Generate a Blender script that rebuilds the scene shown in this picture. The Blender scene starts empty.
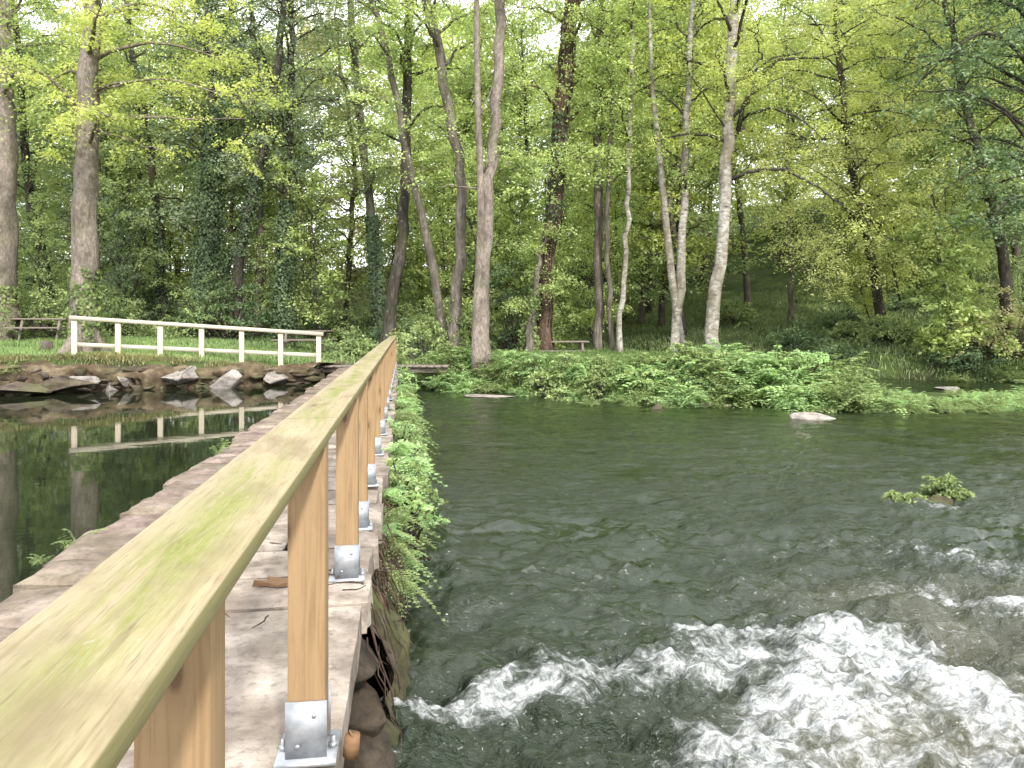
import bpy, math, random
import numpy as np
from mathutils import Vector
R = np.random.default_rng(7)
random.seed(7)
scene = bpy.context.scene
col = scene.collection
F, CX, HY, CZ = 770.0, 512.0, 325.0, 1.1          # focal length in px, centre, horizon row, eye height
PZ, WZ = -0.33, -0.60                              # pond level, river level (weir paving is z = 0)
SL = 0.14                                          # the weir runs along (-SL, 1)

def at(px, py, Y):
    return np.array([(px - CX) / F * Y, Y, CZ - (py - HY) / F * Y])

def on(px, py, z):
    """point where a sight line meets the level z"""
    Y = (CZ - z) * F / (py - HY)
    return (px - CX) / F * Y, Y

# ------------------------------------------------------------------ noise
def _hash(ix, iy, iz, seed):
    h = (ix * 374761393 + iy * 668265263 + iz * 2147483647 + seed * 1274126177).astype(np.int64) & 0xffffffff
    h = ((h ^ (h >> 13)) * 1274126177) & 0xffffffff
    return ((h ^ (h >> 16)) & 0xffff) / 65535.0

def vnoise(x, y, z=None, seed=0):
    x = np.asarray(x, float); y = np.asarray(y, float)
    z = np.zeros_like(x) if z is None else np.asarray(z, float)
    ix, iy, iz = np.floor(x).astype(np.int64), np.floor(y).astype(np.int64), np.floor(z).astype(np.int64)
    fx, fy, fz = x - ix, y - iy, z - iz
    fx = fx * fx * (3 - 2 * fx); fy = fy * fy * (3 - 2 * fy); fz = fz * fz * (3 - 2 * fz)
    out = 0
    for dz in (0, 1):
        wz = fz if dz else 1 - fz
        a = _hash(ix, iy, iz + dz, seed); b = _hash(ix + 1, iy, iz + dz, seed)
        c = _hash(ix, iy + 1, iz + dz, seed); d = _hash(ix + 1, iy + 1, iz + dz, seed)
        out = out + wz * ((a * (1 - fx) + b * fx) * (1 - fy) + (c * (1 - fx) + d * fx) * fy)
    return out

def fbm(x, y, z=None, octv=4, seed=0):
    s, a, t = 0, 0.5, 0
    x = np.asarray(x, float); y = np.asarray(y, float)
    for o in range(octv):
        s = s + a * vnoise(x, y, z, seed + o * 17); t += a
        x = x * 2.03 + 11.3; y = y * 2.03 + 7.7
        if z is not None: z = np.asarray(z) * 2.03 + 3.1
        a *= 0.5
    return s / t                                    # 0..1

# ------------------------------------------------------------------ mesh helpers
class Geo:
    def __init__(s): s.v = []; s.f = []; s.a = []; s.n = 0
    def add(s, v, f, a=None):
        """v (n,3), f (m,k) indices, a (m,) face shade"""
        v = np.asarray(v, float).reshape(-1, 3); f = np.asarray(f, np.int64)
        s.v.append(v); s.f.append(f + s.n); s.n += len(v)
        s.a.append(np.full(len(f), 0.5) if a is None else np.broadcast_to(np.asarray(a, float), (len(f),)))
    def box(s, x0, x1, y0, y1, z0, z1, jit=0, bev=0):
        if bev:
            import bmesh
            bm = bmesh.new(); bmesh.ops.create_cube(bm, size=1)
            for v in bm.verts:
                v.co = Vector(((x0 + x1) / 2 + v.co.x * (x1 - x0), (y0 + y1) / 2 + v.co.y * (y1 - y0), (z0 + z1) / 2 + v.co.z * (z1 - z0)))
            bmesh.ops.bevel(bm, geom=bm.edges[:], offset=bev, segments=2, affect='EDGES', profile=0.6)
            bm.verts.ensure_lookup_table()
            co = np.array([v.co[:] for v in bm.verts]); 
            if jit: co = co + R.normal(0, jit, co.shape)
            base = s.n
            s.v.append(co); s.n += len(co)
            by = {}
            for f in bm.faces: by.setdefault(len(f.verts), []).append([v.index for v in f.verts])
            for k, fs in by.items():
                s.f.append(np.array(fs, np.int64) + base); s.a.append(np.full(len(fs), 0.5))
            bm.free(); return
        v = np.array([[x, y, z] for z in (z0, z1) for y in (y0, y1) for x in (x0, x1)], float)
        if jit: v = v + R.normal(0, jit, v.shape)
        s.add(v, [[0, 2, 3, 1], [4, 5, 7, 6], [0, 1, 5, 4], [2, 6, 7, 3], [0, 4, 6, 2], [1, 3, 7, 5]])
    def tube(s, P, rad, sides=8, shade=0.5, rough=0.0, cap=True):
        P = np.asarray(P, float); n = len(P); rad = np.broadcast_to(np.asarray(rad, float), (n,))
        T = np.gradient(P, axis=0); T /= np.linalg.norm(T, axis=1, keepdims=True) + 1e-9
        ref = np.array([0.13, 0.97, 0.2]) if abs(T[0][2]) > 0.7 else np.array([0.05, 0.1, 0.99])
        A = np.cross(T, ref); A /= np.linalg.norm(A, axis=1, keepdims=True) + 1e-9
        B = np.cross(T, A)
        th = np.linspace(0, 2 * np.pi, sides, endpoint=False)
        rr = rad[:, None] * np.ones(sides)[None]
        if rough: rr = rr * (1 + rough * R.normal(0, 1, rr.shape) * 0.6 + rough * np.sin(th * 3 + 1.3)[None] * 0.8)
        V = P[:, None] + rr[..., None] * (np.cos(th)[None, :, None] * A[:, None] + np.sin(th)[None, :, None] * B[:, None])
        i = np.arange(n - 1)[:, None] * sides; j = np.arange(sides)[None]; k = (j + 1) % sides
        f = np.stack([i + j, i + k, i + sides + k, i + sides + j], -1).reshape(-1, 4)
        s.add(V.reshape(-1, 3), f, shade)
        if cap:
            b = s.n - n * sides
            s.f.append((np.arange(sides)[None] + b)[:, ::-1]); s.a.append(np.array([shade]))
            s.f.append(np.arange(sides)[None] + b + (n - 1) * sides); s.a.append(np.array([shade]))
    def leaves(s, C, A, N, L, W, shade):
        """rhombic leaves: centre, axis, normal, length, width"""
        A = A / (np.linalg.norm(A, axis=1, keepdims=True) + 1e-9)
        B = np.cross(N, A); B /= np.linalg.norm(B, axis=1, keepdims=True) + 1e-9
        L = np.broadcast_to(L, (len(C),))[:, None]; W = np.broadcast_to(W, (len(C),))[:, None]
        V = np.stack([C - A * L * .5, C + B * W * .5 - A * L * .06, C + A * L * .5, C - B * W * .5 - A * L * .06], 1).reshape(-1, 3)
        s.add(V, np.arange(len(C) * 4).reshape(-1, 4), shade)
    def build(s, name, mat, parent=None, loc=None, smooth=False):
        me = bpy.data.meshes.new(name)
        V = np.concatenate(s.v)
        if loc is not None: V = V - np.asarray(loc)
        tot = np.concatenate([np.full(len(f), f.shape[1]) for f in s.f])
        idx = np.concatenate([f.ravel() for f in s.f])
        me.vertices.add(len(V)); me.vertices.foreach_set('co', V.astype(np.float32).ravel())
        me.loops.add(len(idx)); me.loops.foreach_set('vertex_index', idx.astype(np.int32))
        me.polygons.add(len(tot))
        me.polygons.foreach_set('loop_start', np.concatenate([[0], np.cumsum(tot)[:-1]]).astype(np.int32))
        me.polygons.foreach_set('loop_total', tot.astype(np.int32))
        if smooth: me.polygons.foreach_set('use_smooth', np.ones(len(tot), bool))
        at_ = me.attributes.new('shade', 'FLOAT', 'FACE'); at_.data.foreach_set('value', np.concatenate(s.a).astype(np.float32))
        me.update(calc_edges=True); me.validate()
        me.materials.append(mat)
        o = bpy.data.objects.new(name, me); col.objects.link(o)
        if parent is not None: o.parent = parent
        return o

def tag(o, label=None, cat=None, group=None, kind=None):
    for k, v in (('label', label), ('category', cat), ('group', group), ('kind', kind)):
        if v: o[k] = v
    return o

def empty(name, loc, label, cat, group=None, rz=0):
    o = bpy.data.objects.new(name, None); col.objects.link(o)
    o.location = [float(c) for c in loc]; o.rotation_euler = (0, 0, rz); o.empty_display_size = .2
    return tag(o, label, cat, group)

def copy_tree(o, parent=None):
    c = o.copy(); col.objects.link(c)
    if parent is not None: c.parent = parent
    for ch in list(o.children): copy_tree(ch, c)
    return c

# ------------------------------------------------------------------ materials
class NT:
    def __init__(s, name):
        s.m = bpy.data.materials.new(name); s.m.use_nodes = True
        s.t = s.m.node_tree; s.t.nodes.clear()
        s.out = s.n('ShaderNodeOutputMaterial')
    def n(s, typ, **kw):
        x = s.t.nodes.new(typ)
        for k, v in kw.items():
            if k.startswith('i_'): x.inputs[k[2:].replace('_', ' ')].default_value = v
            else: setattr(x, k, v)
        return x
    def l(s, a, b): s.t.links.new(a, b)
    def coord(s, scale=(1, 1, 1), obj=True):
        tc = s.n('ShaderNodeTexCoord'); mp = s.n('ShaderNodeMapping'); mp.inputs['Scale'].default_value = scale
        s.l(tc.outputs['Object'], mp.inputs['Vector']); return mp.outputs[0]
    def noise(s, vec, scale, detail=4, rough=.55, dist=0):
        x = s.n('ShaderNodeTexNoise'); x.inputs['Scale'].default_value = scale; x.inputs['Detail'].default_value = detail
        x.inputs['Roughness'].default_value = rough; x.inputs['Distortion'].default_value = dist
        s.l(vec, x.inputs['Vector']); return x.outputs['Fac']
    def ramp(s, fac, stops):
        x = s.n('ShaderNodeValToRGB'); e = x.color_ramp.elements
        while len(e) < len(stops): e.new(.5)
        for el, (p, c) in zip(e, stops):
            el.position = p; el.color = (*c, 1) if not isinstance(c, (int, float)) else (c, c, c, 1)
        s.l(fac, x.inputs[0]); return x.outputs[0]
    def mix(s, fac, a, b, mode='MIX'):
        x = s.n('ShaderNodeMix', data_type='RGBA', blend_type=mode)
        for sock, v in ((x.inputs[0], fac), (x.inputs[6], a), (x.inputs[7], b)):
            if hasattr(v, 'is_output'): s.l(v, sock)
            else: sock.default_value = v if isinstance(v, (int, float)) else (*v, 1)
        return x.outputs[2]
    def math(s, op, a, b=0.0, c=None):
        x = s.n('ShaderNodeMath', operation=op)
        for i, v in enumerate((a, b) if c is None else (a, b, c)):
            if hasattr(v, 'is_output'): s.l(v, x.inputs[i])
            else: x.inputs[i].default_value = v
        return x.outputs[0]
    def attr(s, name):
        x = s.n('ShaderNodeAttribute', attribute_name=name); return x.outputs['Fac']
    def bsdf(s, color, rough=.8, spec=.3, metal=0, bump=None, bstr=.3, bdist=.02):
        b = s.n('ShaderNodeBsdfPrincipled')
        for sock, v in ((b.inputs['Base Color'], color), (b.inputs['Roughness'], rough), (b.inputs['Metallic'], metal), (b.inputs['Specular IOR Level'], spec)):
            if hasattr(v, 'is_output'): s.l(v, sock)
            else: sock.default_value = v if isinstance(v, (int, float)) else (*v, 1)
        if bump is not None:
            bp = s.n('ShaderNodeBump'); bp.inputs['Strength'].default_value = bstr; bp.inputs['Distance'].default_value = bdist
            s.l(bump, bp.inputs['Height']); s.l(bp.outputs[0], b.inputs['Normal'])
        return b
    def done(s, sh):
        s.l(sh.outputs[0], s.out.inputs[0]); return s.m

def leaf_mat(name, dark, light, trans=.4, g_=2.2):
    def ds(c):
        l = .3 * c[0] + .6 * c[1] + .1 * c[2]; return tuple(min(.8, (a * .77 + l * .23) * g_) for a in c)
    dark, light = ds(dark), ds(light)
    t = NT(name); sh = t.attr('shade')
    oi = t.n('ShaderNodeObjectInfo')
    v = t.math('ADD', sh, t.math('MULTIPLY', t.math('SUBTRACT', oi.outputs['Random'], .5), .18))
    mid = tuple((a + b) / 2 for a, b in zip(dark, light))
    c = t.ramp(v, [(0, dark), (.5, mid), (1, light)])
    p = t.bsdf(c, .5, .25)
    tr = t.n('ShaderNodeBsdfTranslucent'); t.l(t.mix(1, c, (1.15, 1.12, .72), 'MULTIPLY'), tr.inputs['Color'])
    mx = t.n('ShaderNodeMixShader'); mx.inputs[0].default_value = trans
    t.l(p.outputs[0], mx.inputs[1]); t.l(tr.outputs[0], mx.inputs[2])
    return t.done(mx)

def bark_mat(name, c1, c2, c3, moss=.0, sx=6, sz=1.2):
    t = NT(name); v = t.coord((sx, sx, sz))
    n1 = t.noise(v, 2.2, 8, .72, .5); n2 = t.ramp(t.noise(t.coord((1.5, 1.5, .8)), 1.6, 6, .65), [(.42, 0.), (.62, 1.)])
    lich = t.noise(t.coord((1.3, 1.3, 1)), 7, 6, .7)
    c = t.ramp(n1, [(.25, c1), (.5, c2), (.72, c3)])
    n3 = t.noise(t.coord((1, 1, .7)), 2.0, 5, .6)
    c = t.mix(t.math('MULTIPLY', t.ramp(n3, [(.5, 0.), (.68, 1.)]), moss), c, (.07, .09, .02))
    c = t.mix(t.math('MULTIPLY', n2, .62), c, tuple(a * .8 for a in c1))
    c = t.mix(t.ramp(lich, [(.58, 0.), (.68, .45)]), c, (.33, .34, .29))
    return t.done(t.bsdf(c, .9, .15, bump=n1, bstr=.8, bdist=.05))

def birch_mat():
    t = NT('birch bark')
    n1 = t.noise(t.coord((1.6, 1.6, 4)), 2.6, 7, .72, .8); n2 = t.noise(t.coord((1.5, 1.5, .5)), 1.5, 6, .65)
    c = t.ramp(n1, [(.36, (.06, .05, .045)), (.47, (.27, .245, .21)), (.62, (.46, .44, .4))])
    c = t.mix(t.ramp(n2, [(.42, 0.), (.6, .85)]), c, (.13, .115, .075))
    return t.done(t.bsdf(c, .8, .2, bump=n1, bstr=.4, bdist=.02))

def wood_mat(name, base, dark, algae=0., axis='y', knots=True, grey=0.):
    t = NT(name)
    sc = {'y': (22, 1.1, 22), 'z': (22, 22, 1.1), 'x': (1.1, 22, 22)}[axis]
    g = t.noise(t.coord(sc), 3.0, 6, .6, 1.2)
    g2 = t.noise(t.coord(tuple(a * .35 for a in sc)), 2.0, 3, .5, .5)
    c = t.ramp(g, [(.25, tuple(.5 * (a + b) for a, b in zip(dark, base)) if algae else dark), (.5, base), (.75, tuple(min(1, a * 1.12) for a in base))])
    c = t.mix(t.ramp(g2, [(.35, 0.), (.75, .55)]), c, tuple(a * .72 for a in base))
    if grey: c = t.mix(t.math('MULTIPLY', t.noise(t.coord((3, .6, 3) if axis == 'y' else (3, 3, .6)), 1.8, 4), grey), c, (.3, .265, .21))
    if knots:
        vo = t.n('ShaderNodeTexVoronoi'); vo.inputs['Scale'].default_value = 1
        ks = {'y': (8, 2.6, 8), 'z': (9, 9, 3.6), 'x': (3, 8, 8)}[axis]
        vo.voronoi_dimensions = '2D'; kx = t.n('ShaderNodeSeparateXYZ'); kc = t.n('ShaderNodeCombineXYZ'); t.l(t.coord(ks), kx.inputs[0])
        t.l(kx.outputs[0] if axis != 'x' else kx.outputs[1], kc.inputs[0]); t.l(kx.outputs[{'x': 0, 'y': 1, 'z': 2}[axis]], kc.inputs[1])
        oi = t.n('ShaderNodeObjectInfo'); ad = t.n('ShaderNodeVectorMath', operation='ADD'); sc_ = t.n('ShaderNodeVectorMath', operation='SCALE')
        t.l(oi.outputs['Location'], sc_.inputs[0]); sc_.inputs['Scale'].default_value = 7.3
        t.l(kc.outputs[0], ad.inputs[0]); t.l(sc_.outputs[0], ad.inputs[1]); t.l(ad.outputs[0], vo.inputs['Vector'])
        k = t.ramp(vo.outputs['Distance'], [(.0, 1.), (.07, .9), (.11, .3), (.24, 0.)])
        sel = t.math('GREATER_THAN', t.n('ShaderNodeSeparateColor').outputs[0], .0)
        sp = t.n('ShaderNodeSeparateColor'); t.l(vo.outputs['Color'], sp.inputs[0])
        k = t.math('MULTIPLY', k, t.math('GREATER_THAN', sp.outputs[0], .6))
        c = t.mix(k, c, (.1, .055, .03))
    if algae:
        a = t.noise(t.coord((9, 1.3, 9)), 1.5, 6, .62, .5)
        a2 = t.noise(t.coord((40, 14, 40)), 2.0, 4, .7)
        m = t.math('MULTIPLY', t.ramp(a, [(.4, 0.), (.55, 1.)]), t.ramp(a2, [(.2, .45), (.6, 1.)]))
        sx_ = t.n('ShaderNodeSeparateXYZ'); t.l(t.coord(), sx_.inputs[0])
        ce = t.math('ADD', t.math('ABSOLUTE', t.math('ADD', sx_.outputs[0], .262)), t.math('MULTIPLY', t.math('SUBTRACT', t.noise(t.coord((.1, 1.6, .1)), 1.4, 3), .5), .11))
        m = t.math('MULTIPLY', m, t.ramp(ce, [(.008, 1.), (.062, .12)]))
        c = t.mix(t.math('MULTIPLY', m, algae), c, (.155, .175, .032))
        sp2 = t.noise(t.coord((1, .6, 1)), 85, 2, .5)
        c = t.mix(t.ramp(sp2, [(.7, 0.), (.76, .5)]), c, (.36, .34, .27))
        fg = t.noise(t.coord((130, 5, 130)), 1.0, 3, .6, .3); c = t.mix(t.ramp(fg, [(.3, .5), (.47, 0.)]), c, (.13, .1, .05))
        hg = t.noise(t.coord((420, 22, 420)), 1.0, 3, .65, .2); c = t.mix(t.ramp(hg, [(.3, .5), (.48, 0.), (.6, 0.), (.75, .35)]), c, (.32, .28, .19)); c = t.mix(t.ramp(t.noise(t.coord((300, 16, 300)), 1.0, 2, .6), [(.3, .55), (.42, 0.)]), c, (.11, .085, .045))
        bl = t.noise(t.coord((5, 1.6, 5)), 1.5, 5, .6, .6); c = t.mix(t.ramp(bl, [(.5, 0.), (.66, .8)]), c, (.16, .125, .068))
        # drying checks along the grain
        ck = t.noise(t.coord((34, .5, 34)), 1.6, 3, .5, .2)
        c = t.mix(t.ramp(ck, [(.485, 0.), (.5, .55), (.515, 0.)]), c, (.2, .16, .08))
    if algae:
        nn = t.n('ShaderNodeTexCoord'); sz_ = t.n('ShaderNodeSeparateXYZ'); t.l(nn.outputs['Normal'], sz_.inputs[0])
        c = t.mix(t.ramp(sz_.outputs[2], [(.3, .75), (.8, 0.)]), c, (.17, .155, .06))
    return t.done(t.bsdf(c, .68, .25, bump=g, bstr=.25, bdist=.004))

def stone_mat(name, a, b, c_, scale=3, moss=0., dark=(.06, .05, .045), strat=1., damp=0.):
    t = NT(name)
    n1 = t.noise(t.coord((1, 1, strat)), scale, 8, .65, .3); n2 = t.noise(t.coord(), scale * 6, 5, .7)
    n3 = t.noise(t.coord(), scale * .45, 4, .6)
    c = t.ramp(n1, [(.3, a), (.5, b), (.72, c_)])
    c = t.mix(t.ramp(n2, [(.33, .55), (.5, 0.)]), c, dark)
    if damp: c = t.mix(t.math('MULTIPLY', t.ramp(n3, [(.45, 0.), (.6, 1.)]), damp), c, tuple(q * 1.1 for q in a))
    if moss: c = t.mix(t.math('MULTIPLY', t.ramp(n3, [(.42, 0.), (.62, 1.)]), moss), c, (.09, .11, .025))
    sh = t.attr('shade')
    c = t.mix(.55, c, t.ramp(sh, [(0, (.45, .42, .4)), (.5, (1, 1, 1)), (1, (1.45, 1.4, 1.35))]), 'MULTIPLY')
    return t.done(t.bsdf(c, .85, .25, bump=t.math('ADD', n1, t.math('MULTIPLY', n2, .4)), bstr=.7, bdist=.03))

M = {}
M['leaf_lime'] = leaf_mat('lime leaves', (.13, .17, .025), (.3, .33, .06), .5, 2.5)
M['leaf_yellow'] = leaf_mat('yellow green leaves', (.11, .14, .03), (.27, .28, .08), .5, 2.5)
M['leaf_fresh'] = leaf_mat('fresh green leaves', (.088, .132, .03), (.26, .32, .08), .45, 2.5)
M['leaf_mid'] = leaf_mat('mid green leaves', (.06, .092, .03), (.185, .235, .07), .4, 2.7)
M['leaf_dark'] = leaf_mat('dark green leaves', (.022, .045, .018), (.08, .125, .045), .3, 2.7)
M['leaf_grey'] = leaf_mat('grey green leaves', (.05, .08, .045), (.15, .19, .11), .35, 2.7)
M['leaf_olive'] = leaf_mat('olive leaves', (.09, .09, .03), (.23, .22, .09), .4, 2.7)
M['ivy'] = leaf_mat('ivy leaves', (.018, .04, .016), (.085, .13, .05), .15, 1.7)
M['ivy_bright'] = leaf_mat('bright ivy leaves', (.045, .09, .02), (.24, .31, .07), .35, 1.35)
M['fern'] = leaf_mat('feathery leaves', (.07, .13, .04), (.24, .36, .12), .45, 2.2)
M['fern_lime'] = leaf_mat('pale feathery leaves', (.12, .19, .04), (.33, .43, .12), .4, 1.05)
M['grass'] = leaf_mat('grass blades', (.08, .14, .035), (.2, .3, .085), .45, 2.)
M['shade_grass'] = leaf_mat('shaded grass blades', (.06, .09, .035), (.14, .185, .07), .4, 3.)
M['grass_dry'] = leaf_mat('dry grass blades', (.12, .13, .045), (.3, .28, .12), .4, 1.9)
M['bark_grey'] = bark_mat('grey brown bark', (.05, .042, .034), (.15, .128, .105), (.29, .255, .215), .35)
M['bark_pale'] = bark_mat('pale rough bark', (.075, .06, .048), (.235, .196, .165), (.4, .345, .295), .5, 7, 3.2)
M['bark_dark'] = bark_mat('dark bark', (.02, .018, .015), (.065, .055, .045), (.14, .12, .1), .5)
M['bark_red'] = bark_mat('reddish vine bark', (.032, .022, .016), (.1, .066, .048), (.2, .14, .105), .15)
M['birch'] = birch_mat()
M['rail'] = wood_mat('weathered pale rail wood', (.31, .25, .148), (.2, .155, .085), 1., 'y', True, .35)
M['post'] = wood_mat('fresh orange post wood', (.285, .19, .1), (.19, .118, .058), 0, 'z')
M['pale_wood'] = wood_mat('cream rail wood', (.55, .49, .385), (.46, .4, .3), 0, 'x', False, .3)
M['pale_post'] = wood_mat('cream post wood', (.55, .48, .37), (.46, .39, .29), 0, 'z', False)
M['old_wood'] = wood_mat('old grey wood', (.2, .17, .14), (.1, .085, .07), 0, 'x', False)
M['broken'] = wood_mat('broken orange wood', (.18, .1, .05), (.1, .055, .03), 0, 'x', False)
M['paving'] = stone_mat('pinkish paving stone', (.115, .092, .074), (.275, .232, .192), (.43, .378, .325), 4.0, damp=.6)
M['coping'] = stone_mat('red brown coping stone', (.07, .047, .04), (.19, .14, .118), (.36, .29, .25), 4, .25)
M['wallstone'] = stone_mat('wet brown wall stone', (.016, .013, .009), (.042, .032, .022), (.095, .074, .052), 4, .6, (.009, .007, .005))
M['bankstone'] = stone_mat('brown bank stone', (.034, .026, .02), (.085, .064, .05), (.165, .132, .106), 3.5, .4, (.03, .025, .02), 3)
M['palestone'] = stone_mat('pale bank stone', (.11, .095, .08), (.25, .222, .2), (.4, .37, .34), 4, 0., (.09, .075, .065), 2)

def galv():
    t = NT('galvanised steel'); n = t.noise(t.coord(), 26, 3, .6); n2 = t.noise(t.coord(), 9, 4)
    c = t.ramp(n, [(.3, (.24, .255, .275)), (.7, (.4, .415, .44))])
    c = t.mix(t.ramp(n2, [(.6, 0.), (.75, .5)]), c, (.35, .24, .16))
    return t.done(t.bsdf(c, .5, .5, .55, n, .1, .004))
M['galv'] = galv()

def ground_mat():
    t = NT('earth and short grass'); n = t.noise(t.coord(), 1.1, 7, .65); n2 = t.noise(t.coord(), 9, 4, .7)
    c = t.ramp(n, [(.35, (.045, .04, .025)), (.5, (.06, .085, .028)), (.7, (.1, .15, .04))])
    c = t.mix(t.math('MULTIPLY', n2, .6), c, (.035, .05, .018))
    return t.done(t.bsdf(c, .95, .1, bump=n2, bstr=.6, bdist=.05))
M['ground'] = ground_mat()

def soil_mat():
    t = NT('dry earth path'); n = t.noise(t.coord(), 3, 7, .65); n2 = t.noise(t.coord(), 1.2, 4)
    c = t.ramp(n, [(.3, (.03, .022, .015)), (.5, (.09, .066, .042)), (.72, (.23, .185, .125))])
    c = t.mix(t.ramp(n2, [(.5, 0.), (.75, .35)]), c, (.11, .11, .045))
    return t.done(t.bsdf(c, .95, .1, bump=n, bstr=.6, bdist=.03))
M['soil'] = soil_mat()

def pond_mat():
    t = NT('still pond water'); n = t.noise(t.coord((1, 1.6, 1)), 2.5, 3, .5); n2 = t.noise(t.coord(), 14, 2)
    b = t.bsdf((.012, .016, .008), .03, .5, bump=t.math('ADD', n, t.math('MULTIPLY', n2, .06)), bstr=.02, bdist=.04)
    b.inputs['IOR'].default_value = 1.33
    return t.done(b)
M['pond'] = pond_mat()

def river_mat():
    t = NT('river water with foam')
    fo = t.attr('foam'); silt = t.attr('silt'); tb = t.attr('turb')
    v = t.coord((1, 1.5, 1))
    n1 = t.noise(t.coord((1, 1.9, 1)), 4.0, 9, .64, 1.6); n2 = t.noise(v, 19, 8, .72, 1.0); n3 = t.noise(t.coord((1, 2.8, 1)), 3.6, 6, .6, .5)
    n4 = t.noise(t.coord((1, 1.9, 1)), 30, 3, .6)
    nn = t.math('ADD', t.math('MULTIPLY', n1, .62), t.math('MULTIPLY', n2, .38))
    thr = t.math('SUBTRACT', .83, t.math('MULTIPLY', fo, .465))
    d = t.math('SUBTRACT', nn, thr)
    mr = t.n('ShaderNodeMapRange'); mr.interpolation_type = 'SMOOTHSTEP'
    mr.inputs[1].default_value = -.13; mr.inputs[2].default_value = .27; t.l(d, mr.inputs[0])
    sk = t.noise(t.coord((1, 1.7, 1)), 26, 3, .7); sp = t.n('ShaderNodeMapRange'); sp.interpolation_type = 'SMOOTHSTEP'
    sp.inputs[1].default_value = .69; sp.inputs[2].default_value = .76; t.l(t.math('ADD', sk, t.math('MULTIPLY', t.math('SUBTRACT', tb, .5), .12)), sp.inputs[0])
    fm = t.math('MAXIMUM', mr.outputs[0], t.math('MULTIPLY', sp.outputs[0], .3))
    c = t.mix(silt, (.014, .0225, .0095), (.085, .08, .052))
    bmp = t.math('ADD', t.math('ADD', t.math('MULTIPLY', n3, .85), t.math('MULTIPLY', n4, t.math('ADD', .08, t.math('MULTIPLY', tb, .3)))), t.math('MULTIPLY', n2, .2))
    bmp = t.math('MULTIPLY', bmp, t.math('ADD', .22, t.math('MULTIPLY', tb, 1.9)))
    bmp = t.math('MULTIPLY', bmp, t.ramp(t.noise(t.coord((.5, .9, 1)), .9, 4, .6, .8), [(.36, .1), (.62, 1.2)]))
    w = t.bsdf(c, .06, .5, bump=bmp, bstr=.6, bdist=.08); w.inputs['Specular IOR Level'].default_value = .9; w.inputs['IOR'].default_value = 1.33
    fc = t.ramp(n2, [(.3, (.2, .22, .21)), (.45, (.4, .42, .42)), (.6, (.76, .77, .78))])
    f = t.bsdf(fc, .75, .2, bump=t.math('ADD', n2, t.math('MULTIPLY', n4, .5)), bstr=.7, bdist=.03)
    mx = t.n('ShaderNodeMixShader'); t.l(fm, mx.inputs[0]); t.l(w.outputs[0], mx.inputs[1]); t.l(f.outputs[0], mx.inputs[2])
    return t.done(mx)
M['river'] = river_mat()

# ------------------------------------------------------------------ terrain
LB = np.array([(-60, 6), (-18, 12.8), (-13, 14.4), (-10.4, 15.7), (-8.7, 16.8), (-6.5, 17.8), (-4.95, 19.0), (-4.95, 21.5)])   # left bank edge
IF = np.array([(-2.2, 20.6), (-1.2, 19.9), (.2, 19.1), (1.5, 17.2), (3.9, 16.3), (5.3, 16.3), (7.3, 15.2), (9.3, 15.6), (11.5, 16.6), (13.5, 17.8)])  # island front
IB = np.array([(-2.2, 46.), (3, 30.), (5.5, 22.6), (8, 20.4), (11, 19.2), (13.5, 18.2)])                                                  # island back
FB = np.array([(-2.2, 48.), (3, 33.5), (6.5, 26.6), (10, 24.6), (13, 23.2), (17, 21.5), (24, 17), (60, 0)])                                # far bank

def sstep(a, b, x):
    t = np.clip((x - a) / (b - a), 0, 1); return t * t * (3 - 2 * t)

def ground_h(x, y):
    x = np.asarray(x, float); y = np.asarray(y, float)
    nz = (fbm(x * .35, y * .35, seed=3) - .5) * .35
    lb = np.interp(x, LB[:, 0], LB[:, 1])
    left = -1.2 + sstep(-.1, .35, y - lb) * (1.2 + .0) 
    lawn = .02 + sstep(-5.5, -10, x) * .27 + np.clip(y - 18.5, 0, 14) * .035 * sstep(-5, -9, x)
    left = np.where(y > lb, np.where(y - lb > .35, lawn, left + lawn * sstep(0, .35, y - lb)), -1.2)
    iff = np.interp(x, IF[:, 0], IF[:, 1]); ibb = np.interp(x, IB[:, 0], IB[:, 1])
    isl = -1.2 + 1.22 * sstep(-.5, 1.3, y - iff) * sstep(0, 1.5, ibb - y) - .5 * sstep(5.5, 8.5, x)
    fb = np.interp(x, FB[:, 0], FB[:, 1])
    dy = y - fb
    far = -1.2 + 1.1 * sstep(-.2, 1.6, dy) + np.clip(dy, 0, 60) * .17 + sstep(12, 22, x) * np.clip(dy, 0, 12) * .18
    right = np.where(dy > -.2, far, np.where(x < 13.5, isl, -1.2))
    h = np.where(x < -4.95, left, np.where(x < -2.2, np.where(y > 21.2, 0.0, -1.2), right))
    back = sstep(32, 70, y)
    hill = back * (7 + 2 * np.sin(x * .07))
    h = np.where(x < 0, h + hill * (h > -.5), np.maximum(h, np.where(h > -.9, np.minimum(h + .2 * hill, 15), h)))
    return h + nz * sstep(-.6, .2, h)

def gh(x, y): return float(ground_h(np.array([x]), np.array([y]))[0])

def grid_mesh(name, xs, ys, zf, mat, kind=None, attrs=None, smooth=True):
    X, Y = np.meshgrid(xs, ys) if np.ndim(xs) == 1 else (xs, ys)
    Z = zf(X, Y)
    ny, nx = X.shape
    i = np.arange(ny - 1)[:, None] * nx + np.arange(nx - 1)[None]
    f = np.stack([i, i + 1, i + nx + 1, i + nx], -1).reshape(-1, 4)
    g = Geo(); g.add(np.stack([X, Y, Z], -1).reshape(-1, 3), f)
    o = g.build(name, mat, smooth=smooth)
    for k, a in (attrs or {}).items():
        at_ = o.data.attributes.new(k, 'FLOAT', 'POINT'); at_.data.foreach_set('value', a(X, Y).astype(np.float32).ravel())
    if kind: o['kind'] = kind
    return o

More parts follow.
